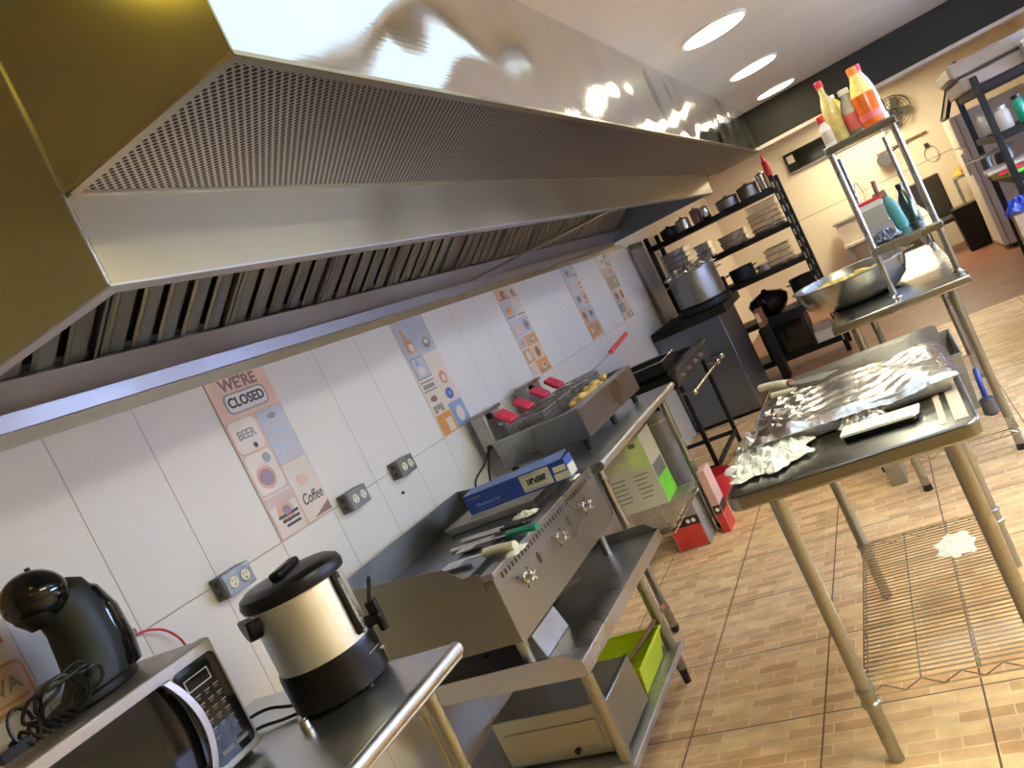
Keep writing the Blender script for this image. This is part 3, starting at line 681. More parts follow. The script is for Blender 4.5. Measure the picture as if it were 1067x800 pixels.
# local frame: front of the machine towards -y; widths along x
def loft(b, rings, m=0, n=20):
    """rings: (cx,cy,cz, rx, rz, tilt) ellipses stacked"""
    v = []
    for (cx, cy, cz, rx, ry, tl) in rings:
        for i in range(n):
            a = 2*PI*i/n; u = rx*math.cos(a); w = ry*math.sin(a)
            v.append((cx+u, cy+w*math.cos(tl), cz+w*math.sin(tl)))
    K = len(rings); f = [(j*n+i, j*n+(i+1) % n, (j+1)*n+(i+1) % n, (j+1)*n+i) for j in range(K-1) for i in range(n)]
    f += [tuple(range(n-1, -1, -1)), tuple(range((K-1)*n, K*n))]
    return b.add(v, f, m)
loft(MB(), [(0, .00, .018, .062, .100, 0), (0, .00, .03, .062, .095, 0), (0, .018, .06, .060, .082, 0), (0, .022, .11, .060, .080, 0), (0, .024, .17, .058, .076, 0), (0, .016, .21, .056, .076, .1), (0, .005, .245, .052, .068, .2), (0, .0, .265, .035, .04, .2)]).build('body', 'greenblack', cmk, angle=80)
loft(MB(), [(0, .035, .02, .056, .085, 0), (0, .055, .08, .054, .075, 0), (0, .06, .16, .052, .066, 0), (0, .045, .22, .048, .055, .1), (0, .035, .245, .03, .03, .1)]).build('water_tank', 'gloss', cmk, angle=80)
hd = MB().sphere((0, -.045, .262), .068, (1, 1.05, .92), 28, 18, R=Matrix.Rotation(-.3, 3, 'X')); hd = hd.build('head', 'gloss', cmk, angle=80)
MB().lathe((0, -.052, .196), [(.030, 0), (.036, .01), (.052, .03), (.055, .045)], 24).build('spout', 'black', cmk)
MB().cyl((0, -.03, .322), (0, -.03, .330), .006).build('lever_stub', 'black', hd)
MB().lathe((0, -.02, 0), [(.07, 0), (.075, .004), (.075, .018), (.07, .022)], 32, sy=1.5).build('base', 'black', cmk)
cmk.location = (.20, 1.085, Z1); cmk.rotation_euler = (0, 0, .15)
# coiled cord in front
pts = []
for i in range(44):
    a = i*.62; rr = .048+.010*math.sin(i*1.7)
    pts.append((.29+.028*math.sin(a)+.01*math.sin(i*.9), .955+rr*math.cos(a)*1.25 - .02*math.sin(i*.37), Z1+.055+rr*math.sin(a)*.85+.004*math.sin(i*2.1)))
cd = thing('extension_lead', 'bundled black extension lead lying in front of the coffee maker', 'extension lead', (.28, .93, Z1))
MB().tube(pts, .0042, 6).build('cord_coil', 'rubber', cd)
lp = []
for i in range(17):
    a = i*PI/8*1.02; lp.append((.27+.004*i*.3, .865+.026*math.cos(a), Z1+.045+.040*math.sin(a)))
MB().tube(lp, .0042, 6).build('cord_loop', 'rubber', cd)
pl = MB().box(.262, .80, Z1+.004, .292, .865, Z1+.026).cyl((.277, .80, Z1+.014), (.277, .775, Z1+.014), .003, n=8)
pl.build('plug', 'black', cd, .004)
b = MB()
for k in range(7):
    a = k*.9; b.tube([(.25+.02*math.sin(a), .83+.02*k, Z1+.005), (.27, .84+.02*k, Z1+.03+.01*math.sin(a)), (.30, .86+.018*k, Z1+.006)], .0042, 6)
b.build('cord_bends', 'rubber', cd)

# drinks urn
ux, uy = .495, 1.447
ur = thing('drinks_urn', 'round silver drinks urn with black lid and base and a tap', 'drinks urn', (ux, uy, .86))
UB = .868; ZS = 1.05
MB().lathe((ux, uy, UB), [(.118, 0), (.128, .006), (.129, .094), (.126, .108)], 48).build('base', 'black', ur)
MB().lathe((ux, uy, UB), [(.120, .104), (.1235, .108), (.1235, .280), (.126, .283), (.126, .288), (.120, .289)], 56).build('body', 'urn', ur)
lid = MB().lathe((ux, uy, UB), [(.126, .283), (.135, .285), (.138, .300), (.132, .316), (.112, .327), (.09, .328), (.05, .332), (.0, .333)], 48).build('lid', 'black', ur)
MB().obox((ux, uy, UB+.340), (.034, .135, .022), Matrix.Rotation(.35, 3, 'Z')).build('lid_handle', 'black', lid, .009, 3)
for s, aa in ((1, math.radians(-118)), (1, math.radians(112))):
    c, d = math.cos(aa), math.sin(aa); R3 = Matrix.Rotation(aa, 3, 'Z')
    hc = Vector((ux, uy, UB+.262)); bb = MB().prism([hc+R3 @ Vector((.112, .042*math.sin(a_*PI/6)*1.0, .010-.052*math.cos((a_-3)*PI/6)*(1 if a_ < 7 else 0))) for a_ in range(0, 1)]+[hc+R3 @ Vector((.112, .045*math.cos(a_*PI/8), .012-.055*math.sin(a_*PI/8))) for a_ in range(9)], R3 @ Vector((.040, 0, .004)))
    bb.build('side_handle', 'black', ur, .006, 3)
fa = math.radians(6); R3 = Matrix.Rotation(fa, 3, 'Z'); U = lambda r, s_, z: Vector((ux, uy, UB)) + R3 @ Vector((r, s_, z))
gz = MB().obox(U(.128, 0, .20), (.012, .030, .165), R3).build('gauge_strip', 'black', ur, .004)
MB().obox(U(.1355, 0, .21), (.004, .012, .115), R3).build('sight_glass', 'clear', gz, .001)
gk = MB().obox(U(.1335, 0, .184), (.010, .004, .135), R3)
for zz in (.245, .215, .183, .150, .122): gk.obox(U(.138, 0, zz), (.003, .016, .006), R3)
gk.build('gauge_marks', 'galv', gz, smooth=False)
U0 = U; R3 = Matrix.Rotation(math.radians(30), 3, 'Z'); U = lambda r, s_, z: Vector((ux, uy, UB)) + R3 @ Vector((r, s_, z+.035))
tp = MB().cyl(U(.115, 0, .088), U(.165, 0, .088), .016).cyl(U(.158, 0, .105), U(.158, 0, .050), .014, .011).obox(U(.155, 0, .120), (.028, .034, .034), R3)
tp = tp.build('tap', 'black', ur, .003)
MB().tube([U(.152, -.010, .130), U(.160, -.012, .150), U(.175, -.012, .182), U(.178, 0, .190), U(.175, .012, .182), U(.160, .012, .150), U(.152, .010, .130)], .0042).build('tap_lever', 'gloss', tp)
U = U0; R3 = Matrix.Rotation(fa, 3, 'Z')
MB().cyl(U(.120, .045, .050), U(.128, .048, .050), .0035, n=12).build('indicator_light', 'white', ur)
MB().obox(U(.1285, .01, .065), (.003, .05, .002), R3).build('printed_line', 'galv', ur, smooth=False)
for k in range(3):
    a = math.radians(-130+120*k); MB().cyl((ux+.1*math.cos(a), uy+.1*math.sin(a), .86), (ux+.1*math.cos(a), uy+.1*math.sin(a), UB+.002), .010).build('foot', 'rubber', ur)
single(MB().lathe((.50, 1.285, .861), [(.013, 0), (.015, .004), (.013, .02), (.009, .024), (.010, .028), (.004, .031)], 16).build('salt_shaker_top', 'chrome'), 'small shiny metal cap beside the base of the drinks urn', 'cap')
cc = thing('power_cable', 'two thin black cables running from the urn behind the microwave', 'cable', (.25, 1.33, .861))
MB().tube([(.425, 1.40, .868), (.36, 1.38, .885), (.30, 1.36, .90), (.24, 1.31, .895), (.20, 1.27, .872), (.12, 1.262, .866)], .0045).build('cable', 'rubber', cc)
MB().tube([(.44, 1.375, .868), (.36, 1.35, .868), (.30, 1.33, .872), (.25, 1.30, .868), (.22, 1.275, .866), (.13, 1.275, .866)], .0045).build('cable', 'rubber', cc)

# ================================================================== GRIDDLE STAND + GRIDDLE
sx1, sy0, sy1, sz = .838, 1.985, 2.985, .520
st = thing('equipment_stand', 'low steel stand with raised edges under the griddle', 'equipment stand', (.46, 2.4, 0))
b = MB().box(.085, sy0+.005, sz-.012, sx1-.005, sy1-.005, sz)
b.prism([(sx1-.004, sy0, sz-.045), (sx1, sy0, sz-.045), (sx1, sy0, sz+.004), (sx1-.004, sy0, sz+.004)], (0, sy1-sy0, 0))
b.prism([(.08, sy0, sz-.03), (sx1, sy0, sz-.045), (sx1, sy0, sz+.002), (sx1-.055, sy0, sz+.038), (.08, sy0, sz+.038)], (0, .004, 0))
b.prism([(.08, sy1-.004, sz-.03), (sx1, sy1-.004, sz-.045), (sx1, sy1-.004, sz+.002), (sx1-.055, sy1-.004, sz+.038), (.08, sy1-.004, sz+.038)], (0, .004, 0))
b.box(.08, sy0, sz, .084, sy1, sz+.038)
b.build('stand_top', 'steel', st, .0015)
MB().box(sx1, sy0+.05, sz-.035, sx1+.001, sy0+.14, sz-.005).build('label_plate', 'mwsteel', st, smooth=False)
for (lx, ly) in ((.79, 2.05), (.79, 2.70), (.13, 2.05), (.13, 2.70)):
    l = MB().cyl((lx, ly, .06), (lx, ly, sz-.012), .0215).build('leg', 'leg', st); MB().cyl((lx, ly, 0), (lx, ly, .06), .014, .0175, n=12).build('foot', 'rubber', l)
MB().box(.10, 2.02, .125, .825, 2.735, .15).build('lower_shelf', 'galv', st, .003)

gr = thing('griddle', 'wide stainless gas griddle with three knobs on the stand', 'griddle', (.4, 2.44, sz))
gx0, gx1, gy0, gy1, gz0, gz1 = .06, .70, 1.958, 2.93, .640, .862
MB().box(gx0, gy0, gz0, gx1-.004, gy1, gz1-.012).build('body', 'griddle_side', gr, .002)
fp = MB().box(gx1-.004, gy0, gz0-.006, gx1, gy1, gz1).build('front_panel', 'steelx', gr, .001)
MB().box(gx0+.012, gy0+.012, gz1-.012, .585, gy1-.012, gz1+.006).build('cook_plate', 'griddle_plate', gr, .002)
MB().prism([(.585, gy0+.012, gz1-.02), (.60, gy0+.012, gz1-.03), (.66, gy0+.012, gz1-.03), (.66, gy0+.012, gz1-.012), (.60, gy0+.012, gz1-.012)], (0, gy1-gy0-.024, 0)).build('grease_trough', 'darksteel', gr, smooth=False)
MB().box(.655, gy0, gz1-.012, gx1+.006, gy1, gz1+.012).build('front_ledge', 'steelx', gr, .004)
b = MB().prism([(gx0, gy0-.0045, gz0+.10), (.66, gy0-.0045, gz0+.18), (.66, gy0-.0045, gz1+.022), (.645, gy0-.0045, gz1+.024), (.60, gy0-.0045, gz1+.022), (.545, gy0-.0045, gz1+.070), (gx0, gy0-.0045, gz1+.112)], (0, .004, 0))
b.build('side_splash', 'griddle_side', gr, .001)
b = MB().prism([(gx0, gy1-.006, gz1-.01), (.66, gy1-.006, gz1-.01), (.66, gy1-.006, gz1+.012), (.60, gy1-.006, gz1+.020), (.545, gy1-.006, gz1+.055), (gx0, gy1-.006, gz1+.112)], (0, .006, 0))
b.build('side_splash', 'griddle_side', gr, .001)
MB().box(gx0, gy0, gz1-.01, gx0+.006, gy1, gz1+.112).build('back_splash', 'griddle_side', gr, .001)
lv = MB()
n = 34
for i in range(n):
    y = gy0+.055+i*(gy1-gy0-.10)/(n-1); lv.box(gx1, y-.006, gz1-.030, gx1+.0012, y+.006, gz1-.010)
lv.build('vent_slots', 'ink', fp, smooth=False)
for y in (2.12, 2.43, 2.72):
    k = MB().cyl((gx1, y, .775), (gx1+.010, y, .775), .018, n=24).cyl((gx1+.010, y, .775), (gx1+.030, y, .775), .011, .009, n=16)
    k.obox((gx1+.032, y, .775), (.012, .044, .012), Matrix.Rotation(.5, 3, 'X')); k.obox((gx1+.032, y, .775), (.012, .012, .044), Matrix.Rotation(.5, 3, 'X'))
    k.build('knob', 'chrome', gr, .002)
    for (dy_, dz_) in ((.035, .018), (-.035, .02), (.0, -.03)): MB().cyl((gx1, y+dy_, .775+dz_), (gx1+.001, y+dy_, .775+dz_), .0055, n=10).build('screw_hole', 'ink', fp)
for y in (2.255, 2.565):
    P = [(gx1, y+.010*math.cos(a*PI/8), .783+.020*math.sin(a*PI/8)) for a in range(16)]
    MB().prism(P, (.0012, 0, 0)).build('pilot_hole', 'ink', fp)
for (x, y) in ((.64, 2.03), (.64, 2.86), (.12, 2.03), (.12, 2.86)):
    MB().cyl((x, y, sz), (x, y, gz0+.002), .018, .022, n=20).build('leg', 'leg', gr)
MB().prism([(.60, 2.02, sz+.001), (.60, 2.20, sz+.001), (.60, 2.20, sz+.09), (.60, 2.05, sz+.07)], (.006, 0, 0)).build('loose_panel', 'steelx', gr, smooth=False) if False else None
dp = thing('drip_tray', 'thin grey drip tray standing on the stand under the griddle', 'drip tray', (.61, 2.13, sz))
MB().prism([(.60, 2.07, sz+.001), (.68, 2.07, sz+.001), (.66, 2.07, sz+.085), (.60, 2.07, sz+.075)], (0, .20, 0)).build('tray_body', 'galv', dp, .003)

# things on the griddle
GT = gz1+.0065
def long_tool(name, label, p, q, hr, hmat, blade, group=None):
    """p handle end, q tip"""
    p, q = Vector(p), Vector(q); L_ = (q-p).length; d = (q-p).normalized(); a = math.atan2(d.y, d.x)
    t = thing(name, label, name.replace('_', ' '), p, rz=a, local=True, group=group)
    z = hr+.001
    MB().tube([(0, 0, z), (.02, 0, z), (.07, .002, z+.002), (.125, 0, z), (.135, 0, z)], hr, 12).build('handle', hmat, t)
    blade(t, L_, z); return t
def spat(w, bl):
    def f(t, L_, z):
        MB().prism([(.13, -.006, z-.002), (L_-bl, -.008, z-.004), (L_-bl+.02, -w/2, .002), (L_, -w/2*1.1, .001), (L_, w/2*1.1, .001), (L_-bl+.02, w/2, .002), (L_-bl, .008, z-.004), (.13, .006, z-.002)], (0, 0, .002)).build('blade', 'tray', t, smooth=False)
    return f
long_tool('kitchen_turner', 'ivory-handled metal turner lying nearest on the griddle', (.735, 2.10, GT+.008), (.40, 2.16, GT), .015, 'ivory', spat(.06, .12))
long_tool('kitchen_turner', 'green-handled metal turner on the griddle behind the ivory one', (.755, 2.24, GT+.008), (.38, 2.31, GT), .012, 'green', spat(.05, .10))
for k, (y, yy) in enumerate(((2.32, 2.36), (2.40, 2.45))):
    t = thing('serving_tongs', ('long black-gripped steel tongs on the middle of the griddle', 'second pair of steel tongs, nearer the sheet pan')[k], 'tongs', (.64, y, GT), rz=math.atan2(yy-y, -.34), local=True)
    for s in (-1, 1): MB().tube([(0, s*.004, .008), (.12, s*.014, .008), (.25, s*.012, .008), (.33, s*.002, .008)], .0045, 8).build('arm', 'tray', t)
    MB().cyl((-.004, 0, .008), (.02, 0, .008), .008).build('hinge', 'rubber', t); MB().tube([(.02, .01, .009), (.06, .013, .009), (.12, .016, .009)], .007).tube([(.02, -.01, .009), (.06, -.013, .009), (.12, -.016, .009)], .007).build('grip', 'rubber', t)
def crumple(name, c, rx, ry, h, mat, label, cat, seed, n=16, amp=.5, single_=True, parent=None, rz=0):
    rnd = random.Random(seed); ph = [(rnd.uniform(6, 22), rnd.uniform(6, 22), rnd.uniform(0, 6)) for _ in range(5)]
    jit = {}
    def fn(u, v):
        a, b_ = 2*u-1, 2*v-1; e = max(abs(a), abs(b_)); k = (round(u*n), round(v*n))
        if k not in jit: jit[k] = (rnd.uniform(-1, 1), rnd.uniform(-1, 1), rnd.uniform(0, 1))
        j = jit[k]; s = sum(abs(math.sin(p*a+q*b_+r)) for p, q, r in ph)/5
        z = h*(s*(1-amp)+amp*j[2])*(1-.75*e**3)
        wob = 1+.14*math.sin(7*math.atan2(b_, a)+seed)
        x = a*math.sqrt(1-b_*b_/2.6)*rx*wob+j[0]*rx*.9/n; y = b_*math.sqrt(1-a*a/2.6)*ry*wob+j[1]*ry*.9/n
        return (c[0]+x*math.cos(rz)-y*math.sin(rz), c[1]+x*math.sin(rz)+y*math.cos(rz), c[2]+.0012+max(z, 0))
    b = MB().sheet(fn, n, n, .001); o = b.build(name, mat, parent, smooth=False)
    if not parent: single(o, label, cat)
    return o
crumple('crumpled_napkin', (.60, 2.47, GT+.008), .050, .026, .03, 'paper', 'small crumpled white napkin between the green turner and the sheet pan', 'napkin', 3, 10)
crumple('paper_scrap', (.735, 2.09, gz1+.013-.0006), .03, .045, .012, 'paper', 'torn white paper scrap on the near front ledge of the griddle', 'paper', 8, 8)
crumple('paper_scrap', (.680, 2.80, gz1+.013-.0006), .02, .03, .014, 'paper', 'torn white paper scrap on the far front ledge of the griddle', 'paper', 9, 8)
sp_ = thing('sheet_pan', 'shallow steel sheet pan lying on the far end of the griddle', 'pan', (.38, 2.70, GT))
MB().tray(.17, 2.60, .58, 2.86, GT+.001, GT+.030, .003, .012).build('pan_body', 'tray', sp_, .002)
MB().tube([(.157, 2.587, GT+.031), (.593, 2.587, GT+.031), (.593, 2.873, GT+.031), (.157, 2.873, GT+.031)], .003, 8, smooth=1, closed=True).build('rolled_rim', 'tray', sp_)
# blue foil box, local frame: long axis x, face -y
fbx = thing('foil_roll_box', 'long blue foil roll box with a white 18" x 500\' label on the sheet pan', 'box', (.475, 2.745, GT+.032), rz=.04, local=True)
W_, D_, HH = .48, .085, .082
MB().box(-W_/2, -D_/2, 0, W_/2, D_/2, HH).build('carton', 'blue', fbx, .002)
MB().prism([(-W_/2, -D_/2, HH), (W_/2-.07, -D_/2, HH), (W_/2-.01, -D_/2-.004, HH+.002), (W_/2-.01, D_/2, HH+.015), (-W_/2, D_/2, HH+.004)], (0, 0, .0015)).build('lid_flap', 'bluelight', fbx, smooth=False)
MB().box(.03, -D_/2-.0012, .008, .165, -D_/2, HH-.006).build('white_label', 'cartonwhite', fbx, smooth=False)
text('18"x500\'', .030, (.098, -D_/2-.0016, .042), NEARY, 'ink', fbx, bold=.0016, sx=.85)
MB().box(.035, -D_/2-.0018, .068, .12, -D_/2-.001, .070).box(.035, -D_/2-.0018, .014, .14, -D_/2-.001, .016).build('label_print', 'inkgrey', fbx, smooth=False)
text('Aluminum foil', .020, (-.14, -D_/2-.001, .030), NEARY, 'bluelight', fbx, bold=.0003)
MB().box(-.21, -D_/2-.001, .012, -.06, -D_/2-.0002, .014).box(-.225, -D_/2-.001, .060, -.16, -D_/2-.0002, .068).build('printed_line', 'inkgrey', fbx, smooth=False)
MB().box(.18, -D_/2-.0012, .040, .235, -D_/2, .062).box(.175, -D_/2-.0012, .006, .24, -D_/2, .034).build('white_print', 'cartonwhite', fbx, smooth=False)
MB().box(W_/2, -D_/2+.006, .006, W_/2+.001, D_/2-.006, .05).build('end_print', 'cartonwhite', fbx, smooth=False)

# lower shelf of the stand: toaster oven, tub with brush
ov = thing('toaster_oven', 'silver toaster oven with black edges on the low shelf under the griddle', 'toaster oven', (.55, 2.14, .15))
ox0, ox1, oy0, oy1, oz0, oz1 = .34, .790, 2.082, 2.350, .160, .335
MB().box(ox0, oy0, oz0, ox1-.012, oy1, oz1).build('body', 'oven', ov, .006, 3)
MB().box(ox1-.012, oy0-.004, oz0-.004, ox1-.006, oy1+.004, oz1+.004).build('edge_gasket', 'black', ov, .002)
MB().box(ox1-.006, oy0+.003, oz0+.003, ox1+.001, oy1-.003, oz1-.003).build('end_cover', 'oven', ov, .003)
MB().box(ox0+.03, oy0-.004, oz0+.04, ox1-.06, oy0-.0005, oz1-.05).build('side_plate', 'oven', ov, .003)
MB().cyl((.62, oy0-.012, oz0+.03), (.62, oy0, oz0+.03), .010).build('knob', 'black', ov)
for (x, y) in ((ox0+.03, oy0+.03), (ox1-.04, oy0+.03), (ox0+.03, oy1-.03), (ox1-.04, oy1-.03)): MB().cyl((x, y, .15), (x, y, oz0+.002), .010).build('foot', 'rubber', ov)
tb = thing('storage_tub', 'lime green plastic tub behind the toaster oven', 'tub', (.68, 2.50, .15))
MB().tray(.48, 2.395, .77, 2.64, .152, .255, .004, .026).build('tub_body', 'lime', tb, .004)
MB().tube([(.454, 2.369, .257), (.796, 2.369, .257), (.796, 2.666, .257), (.454, 2.666, .257)], .007, 8, smooth=1, closed=True).build('rim', 'lime', tb)
br = thing('wooden_handle_brush', 'long brown wooden handle leaning in the lime green tub', 'brush', (.70, 2.38, .165))
MB().tube([(.64, 2.42, .185), (.71, 2.53, .235), (.82, 2.76, .30)], .009, 10, smooth=2).build('handle', 'wood', br)
MB().obox((.64, 2.42, .18), (.09, .03, .022), Matrix.Rotation(.3, 3, 'Z')).build('head', 'rubber', br, .004)

# ================================================================== FRYER TABLE
ft = work_table('work_table', 'steel work table under the fryers with a wire half shelf below', .05, 2.975, .735, 4.36, .865, [(.64, 3.14), (.66, 4.28), (.12, 3.14), (.12, 4.28)])
def wire_shelf(t, x0, y0, x1, y1, z, pitch=.025, along='x', legs=()):
    b = MB()
    if along == 'x':
        k = int((y1-y0)/pitch)
        for i in range(1, k): y = y0+(y1-y0)*i/k; b.cyl((x0, y, z), (x1, y, z), .0026, n=6)
    else:
        k = int((x1-x0)/pitch)
        for i in range(1, k): x = x0+(x1-x0)*i/k; b.cyl((x, y0, z), (x, y1, z), .0026, n=6)
    g = b.build('wire_grid', 'chrome', t)
    b = MB()
    for zz in (z-.003, z-.030): b.tube([(x0, y0, zz), (x1, y0, zz), (x1, y1, zz), (x0, y1, zz)], .0032, 6, smooth=1, closed=True)
    if along == 'x':
        for f in (.33, .66): b.cyl((x0+(x1-x0)*f, y0, z-.006), (x0+(x1-x0)*f, y1, z-.006), .003, n=6)
    else:
        for f in (.33, .66): b.cyl((x0, y0+(y1-y0)*f, z-.006), (x1, y0+(y1-y0)*f, z-.006), .003, n=6)
    def zig(p, q):
        p, q = Vector(p), Vector(q); n = max(4, int((q-p).length/.045)); P = []
        for i in range(n+1): w = p.lerp(q, i/n); w.z = z-.004 if i % 2 else z-.029; P.append(w)
        b.tube(P, .0022, 5, smooth=1)
    zig((x0, y0, z), (x1, y0, z)); zig((x0, y1, z), (x1, y1, z)); zig((x0, y0, z), (x0, y1, z)); zig((x1, y0, z), (x1, y1, z))
    b.build('shelf_frame', 'chrome', t)
wire_shelf(ft, .13, 3.60, .66, 4.28, .305, .022)
# green bottle carton
gb = thing('carton', 'whitish carton with bright green corner on the wire shelf under the fryers', 'carton', (.40, 4.13, .307))
MB().box(.235, 4.02, .307, .54, 4.24, .715).build('box', 'cartonwhite', gb, .002)
b = MB(); f = 4.02
b.box(.26, f-.0010, .640, .42, f-.0002, .685, 0); b.box(.43, f-.0010, .53, .538, f-.0002, .69, 1); b.box(.46, f-.0022, .655, .50, f-.0012, .68, 2)
b.build('printed_panel', ['limeprint', 'limeprint', 'inkgrey'], gb, smooth=False)
text('GREEN', .055, (.37, f-.0022, .575), NEARY, 'limeprint', gb, bold=.001)
b = MB()
for k in range(6): b.box(.27, f-.0012, .50-.026*k, .36-.01*(k % 2), f-.0002, .506-.026*k); b.box(.41, f-.0012, .50-.026*k, .50-.012*(k % 3), f-.0002, .506-.026*k)
b.build('printed_lines', 'inkgrey', gb, smooth=False)
MB().box(.54, 4.021, .31, .5412, 4.239, .45).build('green_panel', 'greenprint', gb, smooth=False)
MB().box(.54, 4.03, .45, .5412, 4.22, .53).build('grey_panel', 'inkgrey', gb, smooth=False)
# red carton on the floor
rc = thing('carton', 'red and black carton on the floor under the wire shelf', 'carton', (.56, 4.2, 0))
MB().box(.455, 4.06, .0, .640, 4.26, .262).build('box', 'cartongrey', rc, .002)
MB().box(.462, 4.0588, .008, .634, 4.0598, .135).build('red_panel', 'redprint', rc, smooth=False)
MB().box(.457, 4.0586, .135, .638, 4.0598, .185).build('black_band', 'ink', rc, smooth=False)
b = MB()
for x in (.575, .607):
    b.cyl((x, 4.0590, .160), (x, 4.0575, .160), .012, n=16)
b.build('round_mark', 'white', rc)
MB().box(.47, 4.0578, .152, .535, 4.0586, .158).box(.47, 4.0578, .165, .52, 4.0586, .170).build('printed_lines', 'galv', rc, smooth=False)
text('BEEF', .04, (.545, 4.0584, .225), NEARY, 'tilebrown', rc) if False else None
rc2 = thing('carton', 'tall narrow red and pink carton standing by the far leg of the fryer table', 'carton', (.72, 4.25, 0))
MB().box(.70, 4.16, 0, .745, 4.30, .375).build('box', 'pinkprint', rc2, .002)
MB().box(.745, 4.162, .002, .7458, 4.298, .115).box(.702, 4.1592, .002, .743, 4.16, .115).build('red_panel', 'redprint', rc2, smooth=False)
MB().box(.745, 4.162, .115, .7458, 4.298, .165).box(.702, 4.1592, .115, .743, 4.16, .165).build('black_band', 'ink', rc2, smooth=False)
MB().cyl((.7222, 4.1585, .14), (.7222, 4.16, .14), .012).build('round_mark', 'white', rc2)
bk = thing('storage_canister', 'grey cylinder standing behind the green-cornered carton', 'canister', (.50, 4.50, 0))
MB().lathe((.48, 4.50, 0), [(.10, 0), (.11, .01), (.11, .66), (.115, .665), (.115, .69), (.10, .70)], 32).build('canister_body', 'canister', bk)
MB().lathe((.48, 4.50, .66), [(.1155, 0), (.1155, .012)], 32, caps=False).build('band', 'steelx', bk)
dr = thing('storage_drum', 'black plastic drum against the wall between the fryer table and the stove', 'drum', (.21, 4.64, 0))
MB().lathe((.21, 4.64, 0), [(.155, 0), (.165, .01), (.17, .60), (.165, .66)], 32).build('drum_body', 'black', dr)
MB().lathe((.21, 4.64, .66), [(.172, 0), (.175, .006), (.172, .03), (.15, .036)], 32).build('lid', 'black', dr)
rdt = thing('red_basin', 'red plastic basin on the floor beyond the fryer table', 'basin', (.42, 4.78, 0))
MB().lathe((.58, 4.78, 0), [(.07, 0), (.09, .004), (.12, .16), (.125, .17), (.118, .17), (.085, .012), (.0, .01)], 28).build('basin_body', 'red', rdt)
MB().lathe((.58, 4.78, .158), [(.12, 0), (.131, .004), (.131, .014), (.124, .016)], 28, caps=False).build('rim', 'red', rdt)

# fryer
fy = thing('deep_fryer', 'long steel countertop deep fryer with grey control boxes at the wall', 'deep fryer', (.38, 3.72, .866))
fx0, fx1, fy0, fy1, fz0, fz1 = .14, .615, 3.27, 4.17, .925, 1.068
b = MB().tray(fx0, fy0, fx1, fy1, fz0, fz1, .006, 0.); b.box(fx0+.0062, 3.715, fz0+.007, fx1-.0062, 3.728, fz1-.002)
b.build('body', 'steelx', fy, smooth=False)
rim = MB().box(fx1-.05, fy0+.006, fz1-.006, fx1+.006, fy1-.006, fz1+.004).box(fx0, fy0-.004, fz1-.004, fx1-.05, fy0+.012, fz1+.004).box(fx0, fy1-.012, fz1-.004, fx1-.05, fy1+.004, fz1+.004); rim.build('rim', 'steel', fy, .002)
MB().box(fx0+.008, fy0+.008, fz1-.075, fx1-.008, fy1-.008, fz1-.070).build('oil_surface', 'tilebrown', fy, smooth=False)
for k, yc in enumerate((3.40, 3.96)):
    hb_ = MB().box(.055, yc-.09, 1.03, .135, yc+.09, 1.215).build('control_box', 'galv', fy, .006)
    MB().box(.06, yc-.094, 1.205, .15, yc+.094, 1.223).build('control_cap', 'steelx', hb_, .003)
    MB().cyl((.135, yc-.05, 1.19), (.155, yc-.05, 1.19), .016).build('dial', 'black', hb_)
    MB().cyl((.095, yc-.09, 1.05), (.095, yc-.105, 1.05), .014).build('cable_gland', 'black', hb_)
for (x, y) in ((fx0+.03, fy0+.04), (fx1-.04, fy0+.04), (fx0+.03, fy1-.04), (fx1-.04, fy1-.04), (fx1-.04, 3.72)): MB().cyl((x, y, .866), (x, y, fz0+.003), .014, .02).build('foot', 'rubber', fy)
for y in (3.50, 3.94):
    MB().box(fx1, y-.03, .985, fx1+.0012, y+.03, .988).box(fx1, y-.03, .985, fx1+.0012, y-.027, 1.01).box(fx1, y-.012, 1.0, fx1+.0012, y+.02, 1.003).build('stamped_mark', 'darksteel', fy, smooth=False)
MB().tube([(.095, 3.29, 1.05), (.08, 3.22, 1.0), (.06, 3.12, .96), (.05, 3.09, .90), (.05, 3.06, .872)], .005).tube([(.095, 3.29, 1.05), (.10, 3.2, .97), (.13, 3.10, .90), (.16, 3.05, .872)], .005).build('power_cord', 'rubber', fy)
# baskets
def basket(loc, label):
    t = thing('fry_basket', label, 'fry basket', loc, group='fry baskets in the fryer', local=True)
    b = MB(); wx, wy, h0, h1 = .105, .088, 0, .105
    for i in range(13):
        x = -wx+2*wx*i/12; b.tube([(x, -wy, h1), (x, -wy*.9, h0), (x, wy*.9, h0), (x, wy, h1)], .0024, 5, smooth=1)
    for i in range(11):
        y = -wy+2*wy*i/10; b.tube([(-wx, y, h1), (-wx*.9, y, h0), (wx*.9, y, h0), (wx, y, h1)], .0024, 5, smooth=1)
    for z in (.03, .06, .085): b.tube([(-wx, -wy, z), (wx, -wy, z), (wx, wy, z), (-wx, wy, z)], .0022, 5, smooth=1, closed=True)
    b.build('wire_cage', 'canister', t)
    MB().tube([(-wx, -wy, h1), (wx, -wy, h1), (wx, wy, h1), (-wx, wy, h1)], .004, 6, smooth=1, closed=True).build('rim', 'galv', t)
    s = MB().tube([(-wx, -.02, h1), (-.14, -.012, .125), (-.16, 0, .15), (-.14, .012, .125), (-wx, .02, h1)], .004, 6).build('handle_stem', 'chrome', t)
    MB().obox((-.125, 0, .145), (.095, .100, .024), Matrix.Rotation(.75, 3, 'Y')).build('handle', 'redpink', t, .010, 3)
    return t
bl = ('nearest fry basket, with a red handle, in the near fryer tank', 'second fry basket from the near end, with a red handle', 'third fry basket from the near end, with a red handle', 'furthest fry basket, with a red handle')
k0 = basket((.335, 3.385, 1.01), bl[0])
